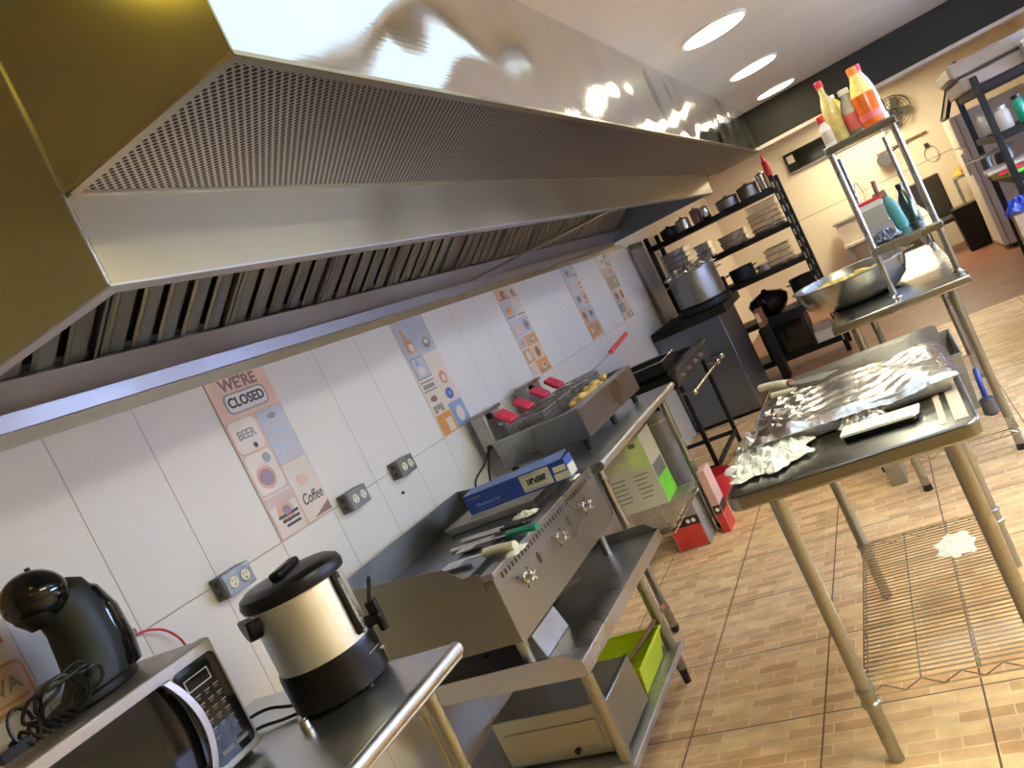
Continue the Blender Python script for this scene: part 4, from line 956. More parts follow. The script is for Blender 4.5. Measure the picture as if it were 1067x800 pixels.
for k, y in enumerate((3.605, 3.84, 4.06)): dup(k0, (.335, y, 1.01), bl[k+1])
rnd = random.Random(4)
for k in range(14):
    c = (.50+rnd.uniform(-.035, .035), 3.55+k*.034, 1.065+rnd.uniform(-.006, .016)); sc = (rnd.uniform(.9, 1.4), rnd.uniform(.8, 1.3), rnd.uniform(.6, .9))
    single(MB().sphere(c, .024, sc, 10, 7, R=Matrix.Rotation(rnd.uniform(0, 3), 3, 'Z')).build('potato_piece', 'potato'), 'golden fried potato piece heaped at the front of the fryer', 'potato', 'fried potato pieces in the fryer')
MBp = MB().box(.44, 3.53, 1.034, .575, 4.03, 1.040)
MBp.build('drain_rack', 'galv', fy, smooth=False)
sk = thing('skimmer', 'wire skimmer with a long red handle standing at the far end of the fryer', 'skimmer', (.35, 4.10, 1.07))
MB().tube([(.36, 4.12, 1.10), (.42, 4.28, 1.13), (.46, 4.42, 1.155)], .006, 8, smooth=2).build('shaft', 'galv', sk)
MB().tube([(.46, 4.42, 1.155), (.465, 4.60, 1.175), (.47, 4.80, 1.195)], .014, 10, smooth=2).build('handle', 'red', sk)
b = MB()
for r in (.03, .055, .08): b.tube([(.37+r*math.cos(a*PI/8), 4.08+r*math.sin(a*PI/8), 1.122-.02*(1-r/.08)) for a in range(16)], .002, 5, smooth=1, closed=True)
for a in range(8): b.cyl((.37, 4.08, 1.102), (.37+.08*math.cos(a*PI/4), 4.08+.08*math.sin(a*PI/4), 1.122), .0018, n=5)
b.build('wire_bowl', 'galv', sk)

# ================================================================== STOVE
sv = thing('gas_stove', 'dark open gas stove on thin legs beyond the fryers', 'stove', (.35, 5.4, 0))
MB().box(.06, 4.86, .74, .60, 5.90, .835).build('body', 'blackmetal', sv, .004)
MB().prism([(.60, 4.86, .74), (.615, 4.86, .74), (.630, 4.86, .835), (.60, 4.86, .835)], (0, 1.04, 0)).build('front_panel', 'darkbrown', sv, .002)
MB().box(.585, 4.85, .835, .645, 5.91, .862).build('front_edge', 'darkbrown', sv, .003)
for y in (5.0, 5.2, 5.42, 5.62): MB().cyl((.622, y, .79), (.642, y, .79), .015, n=20).cyl((.642, y, .79), (.655, y, .79), .007).build('knob', 'galv', sv)
MB().cyl((.70, 4.83, .685), (.70, 5.93, .685), .011).build('gas_rail', 'chrome', sv)
for y in (4.84, 5.72, 5.92): MB().sphere((.70, y, .685), .020).cyl((.62, y, .70), (.70, y, .685), .006).build('rail_bracket', 'chrome', sv)
for yc in (5.08, 5.40, 5.72):
    for xc in (.20, .46):
        b = MB()
        for a in range(4): d = Matrix.Rotation(a*PI/4, 3, 'Z') @ Vector((.11, 0, 0)); b.obox((xc, yc, .853), (.22, .010, .012), Matrix.Rotation(a*PI/4, 3, 'Z'))
        b.tube([(xc+.115*math.cos(a*PI/8), yc+.115*math.sin(a*PI/8), .853) for a in range(16)], .006, 6, smooth=1, closed=True); b.cyl((xc, yc, .834), (xc, yc, .846), .04)
        b.build('burner_grate', 'blackmetal', sv)
for (x, y) in ((.575, 5.04), (.575, 5.84), (.10, 5.04), (.10, 5.84)):
    MB().box(x-.014, y-.014, 0, x+.014, y+.014, .75).build('leg', 'blackmetal', sv, .002)
MB().box(.10, 5.03, .12, .575, 5.05, .15).box(.10, 5.83, .12, .575, 5.85, .15).box(.565, 5.05, .12, .585, 5.83, .15).build('stretcher', 'blackmetal', sv, .002)
MB().box(.07, 4.90, .16, .085, 5.86, .74).build('shade_sheet', 'darkbrown', sv, .002)  # dark sheet standing in for shade on the wall behind the legs
rp = thing('roasting_pan', 'black roasting pan with a bright rim on the near burners', 'pan', (.33, 5.05, .862))
MB().tray(.16, 4.90, .56, 5.24, .862, .935, .004, .012).build('pan_body', 'blackmetal', rp, .003)
MB().tube([(.147, 4.887, .937), (.573, 4.887, .937), (.573, 5.253, .937), (.147, 5.253, .937)], .005, 8, smooth=1, closed=True).build('rim', 'galv', rp)
MB().tube([(.573, 5.02, .937), (.61, 5.02, .955), (.61, 5.12, .955), (.573, 5.12, .937)], .005).build('handle', 'chrome', rp)

# ================================================================== CABINET, pot
cb = thing('steel_cabinet', 'blue grey steel cabinet beyond the stove with a black top', 'cabinet', (.31, 7.15, 0))
MB().box(.02, 6.80, .03, .62, 7.62, .90).build('body', 'bluegrey', cb, .004)
MB().box(.02, 6.76, .90, .70, 7.64, .975).build('black_top', 'blackmetal', cb, .006)
MB().box(.62, 6.82, .08, .626, 7.60, .88).build('door', 'bluegrey', cb, .002)
MB().box(.04, 6.82, 0, .60, 7.60, .03).build('plinth', 'blackmetal', cb, smooth=False)
bn = thing('burner_ring', 'black round burner ring under the stock pot', 'burner', (.49, 7.12, .975))
MB().lathe((.49, 7.12, .976), [(.22, 0), (.25, .01), (.25, .05), (.225, .062), (.2, .062), (.2, 0)], 32, caps=False).build('ring', 'blackmetal', bn)
MB().box(.30, 7.11, 1.02, .68, 7.13, 1.036).box(.48, 6.93, 1.02, .50, 7.31, 1.036).build('support_bars', 'blackmetal', bn, smooth=False)
po = thing('stock_pot', 'large steel stock pot on the black-topped cabinet', 'stock pot', (.49, 7.12, 1.04))
MB().lathe((.49, 7.12, 1.04), [(.0, .001), (.20, .0), (.215, .012), (.215, .285), (.222, .29), (.222, .294), (.21, .294), (.208, .02), (.0, .015)], 48, caps=False).build('pot_body', 'pot', po)
for s in (-1, 1): MB().tube([(.49+s*.213, 7.07, 1.27), (.49+s*.255, 7.08, 1.272), (.49+s*.255, 7.16, 1.272), (.49+s*.213, 7.17, 1.27)], .007).build('handle', 'chrome', po)
crumple('foil_cover', (.49, 7.12, 1.318), .225, .225, .10, 'foil', 'crumpled foil covering the stock pot', 'foil', 21, 16, .8)
pnl = thing('leaning_panel', 'dark sooty panel leaning on the wall beside the black-topped cabinet', 'panel', (.02, 7.42, .98))
MB().prism([(.012, 7.32, .98), (.05, 7.32, .98), (.03, 7.32, 1.78), (.012, 7.32, 1.78)], (0, .45, 0)).build('sheet', 'soot', pnl, smooth=False)
MB().box(.03, 7.32, 1.74, .04, 7.77, 1.79).build('top_edge', 'blackmetal', pnl, smooth=False)

# ================================================================== BLACK RACK with pans
rk = thing('storage_rack', 'tall black shelving rack full of pans at the end of the cooking line', 'shelving rack', (.70, 8.18, 0))
rx0, rx1, ry0, ry1 = .04, 1.345, 7.95, 8.42
for (x, y) in ((rx0, ry0), (rx1, ry0), (rx0, ry1), (rx1, ry1)):
    l = MB().box(x-.022, y-.022, 0, x+.022, y+.022, 1.80).build('post', 'blackmetal', rk, .003)
    if x == rx1: 
        b = MB()
        b.box(x-.012, y-.0225, .10, x+.006, y-.0219, 1.78, 1)
        for k in range(14): b.box(x-.010+.0, y-.0245, .12+k*.12, x+.004, y-.0221, .18+k*.12)
        b.build('slots', ['galv', 'blackmetal'], l, smooth=False)
for z in (1.70, 1.345, 1.00, .57, .17): MB().box(rx0, ry0-.012, z-.055, rx1, ry1+.012, z).build('shelf', 'blackmetal', rk, .004)
MB().cyl((rx1+.05, ry0, .6), (rx1+.05, ry0, 1.78), .014).cyl((rx1, ry0, 1.6), (rx1+.05, ry0, 1.6), .008).cyl((rx1, ry0, .8), (rx1+.05, ry0, .8), .008).build('side_pole', 'blackmetal', rk)
def pan(loc, sx, sy, h, mat, label, group, rz=0):
    t = thing('steam_pan', label, 'pan', loc, rz=rz, group=group, local=True)
    MB().tray(-sx/2+.012, -sy/2+.012, sx/2-.012, sy/2-.012, 0, h, .003, .010).build('pan_body', mat, t)
    MB().tube([(-sx/2, -sy/2, h+.001), (sx/2, -sy/2, h+.001), (sx/2, sy/2, h+.001), (-sx/2, sy/2, h+.001)], .005, 6, smooth=1, closed=True).build('rim', 'chrome', t)
    return t
ORD = ['bottom', 'second', 'third', 'fourth', 'fifth']
def stack(x, y, z, n, sx, sy, h, dz, mat, where, rz=0):
    first = None
    for k in range(n):
        nm = ORD[k] if k < n-1 else 'topmost'
        lab = f'{nm} pan of the stack {where}'
        if first is None: first = pan((x, y, z+.001), sx, sy, h, mat, lab, 'stacked pans on the black rack', rz)
        else: dup(first, (x, y, z+.001+k*dz), lab)
stack(.22, 8.12, 1.345, 4, .24, .30, .05, .055, 'pan', 'at the left end of the black rack')
stack(.50, 8.10, 1.345, 2, .15, .25, .075, .082, 'pan', 'second from the left on the black rack')
stack(.80, 8.12, 1.345, 2, .26, .30, .06, .065, 'pan', 'in the middle of the black rack')
stack(1.14, 8.14, 1.345, 4, .30, .30, .045, .05, 'pan', 'at the right end of the black rack')
stack(1.14, 8.14, 1.345+.205, 1, .28, .28, .06, .06, 'tray', 'laid over the right-hand pan stack', .1)
stack(1.12, 8.12, 1.00, 3, .24, .28, .055, .058, 'pan', 'at the right of the third shelf of the black rack')
def pot_small(x, y, z, r, h, mat, label, hdir=None, name='cooking_pot'):
    t = thing(name, label, 'pot', (x, y, z))
    MB().lathe((x, y, z+.001), [(.0, 0), (r*.9, 0), (r, .008), (r, h), (r+.004, h+.002), (r-.004, h+.002), (r-.005, .01), (0, .008)], 28, caps=False).build('pot_body', mat, t)
    if hdir is not None:
        c, s = math.cos(hdir), math.sin(hdir); MB().tube([(x+r*c, y+r*s, z+h*.8), (x+(r+.08)*c, y+(r+.08)*s, z+h*.9), (x+(r+.17)*c, y+(r+.17)*s, z+h)], .008).build('handle', 'black', t)
    else:
        for q in (-1, 1): MB().tube([(x+q*r, y-.03, z+h*.8), (x+q*(r+.03), y-.02, z+h*.82), (x+q*(r+.03), y+.02, z+h*.82), (x+q*r, y+.03, z+h*.8)], .006).build('handle', 'black', t)
    return t
pot_small(.73, 8.12, 1.00, .12, .13, 'blackmetal', 'black pot on the third shelf of the black rack')
pot_small(.955, 8.06, 1.00, .075, .07, 'galv', 'small grey saucepan on the third shelf', -2.2, 'saucepan')
pot_small(.45, 8.14, 1.00, .10, .12, 'blackmetal', 'black pot on the third shelf, behind the stock pot')
for k, (x, y, r, h, mt, lb) in enumerate(((.42, 8.05, .07, .10, 'tray', 'tan metal bowl second from the left on top of the black rack'), (.56, 8.08, .05, .13, 'tilebrown', 'brown jar on top of the black rack left of centre'),
    (.66, 8.04, .045, .11, 'chrome', 'shiny tin on top of the black rack near its middle'), (.88, 8.1, .11, .09, 'pot', 'wide steel pot on top of the black rack'),
    (1.10, 8.08, .10, .11, 'pot', 'steel pot at the right end of the rack top'), (1.26, 8.05, .05, .15, 'chrome', 'tall shiny tin at the right corner of the rack top'), (.25, 8.1, .09, .08, 'blackmetal', 'dark bowl on the left end of the rack top'))):
    t = thing('metal_pot', lb, 'pot', (x, y, 1.70))
    MB().lathe((x, y, 1.701), [(0, 0), (r*.85, 0), (r, .01), (r, h), (r*1.06, h+.002), (r*.96, h+.003), (r*.94, .012), (0, .01)], 24, caps=False).build('pot_body', mt, t)
    MB().lathe((x, y, 1.701+h+.004), [(r*1.05, 0), (r*.9, .012), (r*.2, .022), (r*.15, .035), (0, .036)], 24).build('lid', mt, t)
t = thing('squeeze_bottle', 'red squeeze bottle at the right corner of the rack top', 'bottle', (1.345, 7.98, 1.80))
MB().lathe((1.345, 7.985, 1.801), [(.026, 0), (.03, .004), (.03, .13), (.02, .15), (.015, .155)], 20).build('bottle_body', 'red', t)
MB().lathe((1.345, 7.985, 1.954), [(.016, 0), (.016, .012), (.005, .05)], 16).build('cap', 'red', t)
# lower rack items
t = thing('wok', 'black rounded wok resting on the fourth shelf of the black rack', 'wok', (.84, 8.1, .57))
MB().lathe((.84, 8.10, .571), [(.06, 0), (.13, .03), (.18, .09), (.20, .16), (.195, .16), (.12, .035), (0, .01)], 28, caps=False).build('wok_body', 'gloss', t)
MB().tube([(.84, 7.90, .73), (.84, 7.82, .76), (.84, 7.74, .78)], .010, smooth=2).build('handle', 'black', t)
MB().lathe((.84, 8.10, .732), [(.198, 0), (.16, .05), (.03, .09), (.02, .11), (0, .112)], 28).build('lid', 'gloss', t)
pot_small(1.20, 8.16, .57, .12, .24, 'blackmetal', 'tall black pot at the right of the fourth shelf')
t = thing('black_oven', 'square black oven box on the bottom shelf of the black rack', 'oven', (.93, 8.15, .17))
MB().box(.66, 7.93, .171, 1.10, 8.36, .50).build('body', 'blackmetal', t, .005); MB().box(.68, 7.926, .19, 1.08, 7.93, .48).build('door', 'gloss', t, .002)
t = thing('folded_papers', 'stack of cream papers at the right of the black oven', 'papers', (1.22, 8.0, .17))
MB().box(1.12, 7.94, .171, 1.31, 8.12, .27).build('paper_stack', 'cream', t, smooth=False); MB().box(1.13, 7.95, .27, 1.30, 8.10, .34).build('cover_sheet', 'browntray', t, smooth=False)
t = thing('snack_box', 'narrow dark box with a brown top between cabinet and black rack', 'box', (.74, 7.78, .5))
MB().box(.73, 7.68, 0, .80, 7.86, .55).build('box_body', 'blackmetal', t, .003); MB().box(.732, 7.69, .55, .80, 7.85, .72).build('upper_box', 'wood', t, .004); MB().box(.74, 7.6885, .60, .775, 7.6895, .69).build('label', 'tilepeach', t, smooth=False)

# ================================================================== SECOND TABLE with overshelf
tz = .882
T2 = thing('work_table', 'steel work table with a tall two-level overshelf, mixing bowl on it', 'work table', (1.96, 4.9, 0))
a0, a1, b0, b1 = 1.672, 2.262, 3.86, 5.62
MB().box(a0, b0, tz-.04, a1, b1, tz).build('tabletop', 'prep', T2, .008, 3)
for (x, y) in ((1.76, 3.93), (2.185, 4.10), (1.76, 5.50), (2.185, 5.50)):
    l = MB().cyl((x, y, .03), (x, y, tz-.03), .0195).build('leg', 'leg', T2); MB().cyl((x, y, 0), (x, y, .03), .022, .018).build('foot', 'rubber', l)
wire_shelf(T2, 1.74, 3.93, 2.20, 5.52, .165, .03)
for (x, y) in ((1.965, 4.03), (2.238, 4.03), (1.965, 5.55), (2.238, 5.55)):
    p = MB().cyl((x, y, tz), (x, y, 1.60), .014).build('overshelf_post', 'post', T2); MB().lathe((x, y, tz), [(.028, 0), (.028, .004), (.018, .012), (.015, .016)], 20).build('flange', 'chrome', p)
for z in (1.635, 1.13):
    MB().box(1.945, 4.0, z-.006, 2.258, 5.57, z).box(1.945, 4.0, z-.035, 1.951, 5.57, z-.006).box(2.252, 4.0, z-.035, 2.258, 5.57, z-.006).box(1.951, 4.0, z-.035, 2.252, 4.006, z-.006).build('overshelf', 'post', T2, .0015)
# mixing bowl
bw = thing('mixing_bowl', 'large steel mixing bowl holding yellow potatoes on the far table', 'mixing bowl', (1.80, 4.42, tz))
bc = (1.80, 4.48, tz)
MB().lathe(bc, [(0, .002), (.17, .0), (.215, .012), (.252, .045), (.272, .10), (.280, .142), (.295, .147), (.295, .151), (.275, .150), (.266, .10), (.245, .050), (.20, .018), (0, .008)], 56, caps=False).build('bowl_body', 'bowl', bw)
MB().tube([(bc[0]+.29, bc[1]+.03, tz+.147), (bc[0]+.325, bc[1]+.02, tz+.15), (bc[0]+.325, bc[1]-.03, tz+.15), (bc[0]+.29, bc[1]-.04, tz+.147)], .005).build('ring_handle', 'chrome', bw)
fd = MB(); rnd = random.Random(2)
for k in range(150):
    a = rnd.uniform(0, 2*PI); r = .235*math.sqrt(rnd.random()); fd.sphere((bc[0]+r*math.cos(a), bc[1]+r*math.sin(a), tz+.104+rnd.uniform(-.01, .022)-.02*(r/.23)**2), .020, (rnd.uniform(.7, 1.5), 1, rnd.uniform(.5, .9)), 8, 5, R=Matrix.Rotation(rnd.uniform(0, 3), 3, 'Z'))
fd.lathe(bc, [(.12, .03), (.235, .088), (.1, .098), (0, .100)], 24)
single(fd.build('potato_pieces', 'food'), 'yellow cut potatoes filling the mixing bowl', 'food', kind='stuff')

# bottles on the overshelf (z 1.635)
def bottle(name, label, x, y, z, prof, mat, capprof, capmat, lab=None, liq=None):
    t = thing(name, label, 'bottle', (x, y, z))
    MB().lathe((x, y, z+.001), prof, 28).build('bottle_body', mat, t)
    zt = prof[-1][1]
    MB().lathe((x, y, z+.001+zt), capprof, 20).build('cap', capmat, t)
    if lab: MB().lathe((x, y, z+.001), [(lab[0], lab[1]), (lab[0], lab[2])], 28, caps=False).build('label', lab[3], t)
    if liq: MB().lathe((x, y, z+.001), liq[0], 28).build('contents', liq[1], t)
    return t
zs = 1.635
bottle('sauce_bottle', 'small white sauce bottle with red and black cap at the shelf corner', 1.985, 4.06, zs, [(.022, 0), (.025, .004), (.025, .085), (.014, .105), (.012, .112)], 'white', [(.017, 0), (.017, .03), (.013, .034)], 'red', (.0256, .015, .07, 'cream'))
bottle('sauce_bottle', 'small yellow bottle with a black cap behind the small white one', 2.010, 4.20, zs, [(.022, 0), (.024, .004), (.024, .10), (.012, .125), (.012, .135)], 'oil', [(.014, 0), (.014, .025)], 'black')
bottle('oil_bottle', 'clear bottle of yellow oil with a red cap', 2.035, 4.12, zs, [(.032, 0), (.036, .006), (.036, .15), (.030, .18), (.014, .23), (.013, .262)], 'oilclear', [(.017, 0), (.017, .028), (.014, .032)], 'red', None, None)
bottle('oil_bottle', 'second oil bottle, standing right behind the red-capped one', 2.06, 4.22, zs, [(.030, 0), (.034, .006), (.034, .15), (.028, .18), (.013, .20)], 'oil', [(.016, 0), (.016, .018)], 'white')
bottle('sauce_jug', 'squat clear jug with white cap and rose label', 2.115, 4.13, zs, [(.040, 0), (.044, .006), (.044, .10), (.038, .14), (.020, .175), (.020, .185)], 'clear', [(.024, 0), (.024, .022), (.021, .025)], 'white', (.0448, .02, .095, 'pinklabel'))
t = bottle('sauce_bottle', 'big orange sauce bottle with an orange cap, tallest on the shelf', 2.178, 4.085, zs, [(.042, 0), (.047, .006), (.047, .145), (.040, .175), (.024, .215), (.018, .24)], 'sauce', [(.021, 0), (.021, .030), (.018, .034)], 'orangecap')
MB().lathe((2.178, 4.085, zs), [(.0476, .146), (.0408, .176), (.0246, .216), (.0188, .241)], 28, caps=False).build('clear_neck', 'food', t)
MB().lathe((2.178, 4.085, zs), [(.0478, .03), (.0478, .06)], 28, caps=False).build('label', 'pinklabel', t)
bottle('sauce_bottle', 'bottle with a pink cap directly behind the big orange sauce bottle', 2.205, 4.24, zs, [(.036, 0), (.040, .006), (.040, .16), (.030, .21), (.015, .25), (.015, .26)], 'cream', [(.018, 0), (.018, .030)], 'pinkcap')
bottle('dark_bottle', 'dark green bottle at the right edge of the overshelf', 2.232, 4.33, zs, [(.02, 0), (.023, .005), (.023, .10), (.012, .12)], 'darkgreen', [(.014, 0), (.014, .02)], 'black')
# mid overshelf
zm = 1.13
t = thing('storage_container', 'clear container with a red lid on the middle overshelf', 'container', (2.03, 4.42, zm))
MB().tray(1.975, 4.36, 2.075, 4.50, zm+.061, zm+.155, .003, .006).build('container_body', 'clear', t, .004)
MB().box(1.98, 4.365, zm+.065, 2.07, 4.495, zm+.12).build('contents', 'cream', t, .006)
MB().box(1.965, 4.35, zm+.185, 2.085, 4.51, zm+.200).build('lid', 'red', t, .004); MB().box(1.97, 4.355, zm+.155, 2.08, 4.505, zm+.185).build('collar', 'white', t, .004)
t = thing('storage_container', 'low grey container under the red-lidded one', 'container', (2.03, 4.42, zm))
MB().tray(1.965, 4.35, 2.085, 4.52, zm+.001, zm+.060, .003, .0).build('container_body', 'galv', t, .003)
t = thing('spray_bottle', 'teal bottle with dark nozzle leaning on the middle overshelf', 'bottle', (2.12, 4.42, zm), rot=(0, -.12, 0), local=True)
MB().lathe((0, 0, .001), [(.026, 0), (.030, .005), (.031, .12), (.024, .15), (.012, .18)], 24, sy=.7).build('bottle_body', 'teal', t)
MB().box(-.03, -.012, .18, .014, .012, .215).build('nozzle', 'tilebrown', t, .004); MB().cyl((-.028, 0, .20), (-.045, 0, .215), .01).build('nozzle_tip', 'tilebrown', t)
t = thing('green_bottle', 'dark green bottle behind the teal one on the middle overshelf', 'bottle', (2.17, 4.55, zm))
MB().lathe((2.175, 4.55, zm+.001), [(.028, 0), (.032, .005), (.032, .12), (.014, .16), (.014, .18)], 20).build('bottle_body', 'darkgreen', t); MB().cyl((2.175, 4.55, zm+.18), (2.175, 4.55, zm+.205), .016).build('cap', 'black', t)
crumple('plastic_bag', (2.03, 4.17, zm), .065, .10, .06, 'bluegrey', 'dark crumpled plastic bag at the near end of the middle overshelf', 'bag', 31, 12, .8)
t = thing('wire_whisk', 'metal whisk hoop standing behind the red-lidded container', 'whisk', (2.0, 4.62, zm))
MB().cyl((2.0, 4.62, zm+.001), (2.0, 4.62, zm+.18), .010).build('handle', 'galv', t)
b = MB()
for a in range(3): c, s = math.cos(a*PI/3), math.sin(a*PI/3); b.tube([(2.0, 4.62, zm+.18), (2.0+.035*c, 4.62+.035*s, zm+.24), (2.0, 4.62, zm+.30), (2.0-.035*c, 4.62-.035*s, zm+.24), (2.0, 4.62, zm+.18)], .002, 5)
b.build('wires', 'chrome', t)
t = thing('serving_ladle', 'brown-handled ladle standing behind the red-lidded container', 'ladle', (2.07, 4.64, zm))
MB().cyl((2.07, 4.66, zm+.001), (2.075, 4.66, zm+.20), .006).build('shaft', 'galv', t); MB().cyl((2.075, 4.66, zm+.20), (2.08, 4.66, zm+.27), .012).build('handle', 'wood', t)
# under the second table
t = thing('storage_crate', 'pale grey plastic crate on the wire shelf of the far table', 'crate', (2.0, 4.7, .167))
MB().tray(1.80, 4.35, 2.10, 4.95, .167, .46, .005, .02).build('crate_body', 'dullcrate', t, .004)
MB().tube([(1.78, 4.33, .462), (2.12, 4.33, .462), (2.12, 4.97, .462), (1.78, 4.97, .462)], .007, 8, smooth=1, closed=True).build('rim', 'dullcrate', t)
t = thing('scoop', 'blue-handled scoop on the wire shelf beside the pale crate', 'scoop', (2.14, 4.25, .167))
MB().tube([(2.135, 4.20, .25), (2.14, 4.24, .33), (2.145, 4.30, .37)], .013, 10).build('handle', 'blue', t); MB().lathe((2.135, 4.19, .168), [(.02, 0), (.035, .01), (.035, .08), (.02, .09)], 16).build('scoop_bowl', 'bluegrey', t)
t = thing('motor_unit', 'small grey unit with a black disc under the near end of the far table', 'small appliance', (1.64, 4.2, 0))
MB().box(1.60, 4.10, .0, 1.68, 4.3, .16).build('housing', 'galv', t, .006); MB().cyl((1.60, 4.2, .10), (1.585, 4.2, .10), .05).build('disc', 'rubber', t)

# ================================================================== PREP TABLE
pzt = .882; PX0, PX1, PY0, PY1 = 1.467, 2.062, 1.905, 3.11
pt = thing('prep_table', 'freestanding steel prep table in the right foreground', 'prep table', (1.76, 2.5, 0))
def rr_poly(x0, y0, x1, y1, r, z, k=5):
    P = []
    for (cx, cy, a0) in ((x1-r, y1-r, 0), (x0+r, y1-r, 90), (x0+r, y0+r, 180), (x1-r, y0+r, 270)):
        for i in range(k+1): a = math.radians(a0+90*i/k); P.append((cx+r*math.cos(a), cy+r*math.sin(a), z))
    return P
MB().prism(rr_poly(PX0, PY0, PX1, PY1, .035, pzt-.040), (0, 0, .040)).build('tabletop', 'prep', pt, .007, 3)
for (x, y, c) in ((1.545, 2.075, 1), (1.985, 2.075, 1), (1.545, 3.00, 1), (1.985, 3.00, 1)):
    l = MB().cyl((x, y, .05), (x, y, pzt-.04), .0195, n=24).build('leg', 'leg', pt)
    MB().lathe((x, y, .165), [(.0195, 0), (.026, .004), (.026, .014), (.022, .018), (.022, .044), (.026, .048), (.026, .056), (.0195, .06)], 24, caps=False).build('shelf_collar', 'leg', l)
    g = MB()
    for k in range(20): g.tube([(x+.0198*math.cos(a*PI/6), y+.0198*math.sin(a*PI/6), .08+k*.0254) for a in range(12)], .0006, 4, smooth=1, closed=True)
    g.build('grooves', 'griddle_side', l)
    MB().cyl((x, y, 0), (x, y, .05), .020, .0185, n=20).build('foot', 'leg', l)
wire_shelf(pt, 1.545, 2.075, 1.985, 3.00, .222, .0225)

# tray wrapped in foil
tr = thing('baking_tray', 'deep baking tray covered with foil on the prep table', 'tray', (1.80, 2.38, pzt), rz=.05, local=True)
MB().tray(-.215, -.185, .225, .18, .001, .042, .004, .015).build('tray_body', 'tray', tr, .003)
MB().tube([(-.235, -.205, .043), (.245, -.205, .043), (.245, .20, .043), (-.235, .20, .043)], .004, 8, smooth=1, closed=True).build('rolled_rim', 'tray', tr)
rnd = random.Random(12); jj = {}
def foilfn(u, v):
    a, b_ = 2*u-1, 2*v-1; k = (round(u*44), round(v*34))
    if k not in jj: jj[k] = rnd.uniform(-1, 1)
    e = max(abs(a), abs(b_)); x = a*.258+.004; y = b_*.218
    z = .050 + .0012*jj[k] + .0035*math.sin(5*a+3*b_) + .005*abs(math.sin(4.2*a+2.3*b_+.6*math.sin(5*b_))) + .003*abs(math.sin(9*b_-5*a+math.sin(7*a)))
    if e > .9: z -= (e-.9)*.20*(1+.15*jj[k])
    if a < -.3: w = min(1, (-a-.3)*2); z += w*(.008*max(0, jj[k])+.008*abs(math.sin(11*b_+7*a))); x -= .05*(-a-.3)
    return (x+.0015*jj[k], y+.0015*jj[k], z)
single(MB().sheet(foilfn, 44, 34, .0006).build('foil_sheet', 'foil', smooth=True, angle=25), 'large wrinkled foil sheet covering the baking tray', 'foil')
fs = bpy.data.objects['foil_sheet']; base = Vector(fs.location)
fs.rotation_euler = (0, 0, .05); fs.location = Vector((1.80, 2.38, pzt)) + Matrix.Rotation(.05, 3, 'Z') @ base
crumple('foil_scrap', (1.56, 2.26, pzt), .105, .085, .075, 'foil', 'loose crumpled foil heap left of the covered tray', 'foil', 41, 18, .7)
crumple('paper_towel', (1.565, 2.115, pzt), .115, .125, .045, 'towel', 'crumpled off-white paper towel on the near corner of the prep table', 'paper towel', 17, 18, .6)
t = thing('foil_tray', 'small shallow foil tray on the prep table in front of the covered tray', 'tray', (1.86, 2.09, pzt), rz=-.10, local=True)
MB().prism([(-.09, -.035, .001), (.075, -.035, .001), (.085, -.02, .001), (.085, .035, .001), (-.09, .035, .001)], (0, 0, .012)).build('tray_body', 'blackmetal', t, .002)
b = MB()
b.prism([(-.095, -.040, .012), (.080, -.040, .012), (.092, -.022, .012), (.092, .040, .012), (-.095, .040, .012)], (0, 0, .006))
for i in range(9):
    for j in range(4): b.sphere((-.075+i*.018, -.026+j*.017, .018), .0045, (1, 1, .6), 8, 5)
b.build('embossed_top', 'towel', t)
crumple('foil_scrap', (1.815, 2.165, pzt+.002), .06, .03, .04, 'foil', 'crumpled foil piece on the left half of the small foil tray', 'foil', 47, 12, .7)
t = thing('spatula', 'white-handled metal spatula lying at the far side of the prep table', 'spatula', (1.455, 2.95, pzt), rz=math.atan2(-.20, .27), local=True)
MB().tube([(0, 0, .034), (.03, 0, .036), (.09, 0, .036), (.14, 0, .032)], .014, 12).build('handle', 'ivory', t)
MB().cyl((.14, 0, .032), (.155, 0, .031), .012).build('ferrule', 'wood', t)
MB().prism([(.15, -.012, .028), (.20, -.030, .028), (.32, -.040, .032), (.335, .035, .032), (.20, .028, .028), (.15, .012, .028)], (0, 0, .003)).build('blade', 'mwsteel', t, smooth=False)
t = thing('spatula', 'second spatula lying under the white-handled one on the prep table', 'spatula', (1.50, 2.86, pzt), rz=math.atan2(-.13, .27), local=True)
MB().tube([(0, 0, .012), (.03, 0, .012), (.10, 0, .012)], .011, 12).build('handle', 'ivory', t)
MB().prism([(.10, -.010, .009), (.14, -.035, .004), (.30, -.045, .002), (.30, .045, .002), (.14, .035, .004), (.10, .010, .009)], (0, 0, .003)).build('blade', 'wood', t, smooth=False)
t = thing('cutting_strips', 'two cream strips of tape on the right of the prep table top', 'tape', (2.0, 2.2, pzt))
MB().box(1.985, 1.95, pzt+.0002, 2.000, 2.25, pzt+.001).box(2.015, 1.95, pzt+.0002, 2.045, 2.35, pzt+.001).build('strips', 'cream', t, smooth=False)
crumple('plastic_film', (1.85, 2.78, .226), .06, .09, .007, 'paper', 'pale wrinkled film lying on the wire shelf of the prep table', 'film', 51, 12, .6)

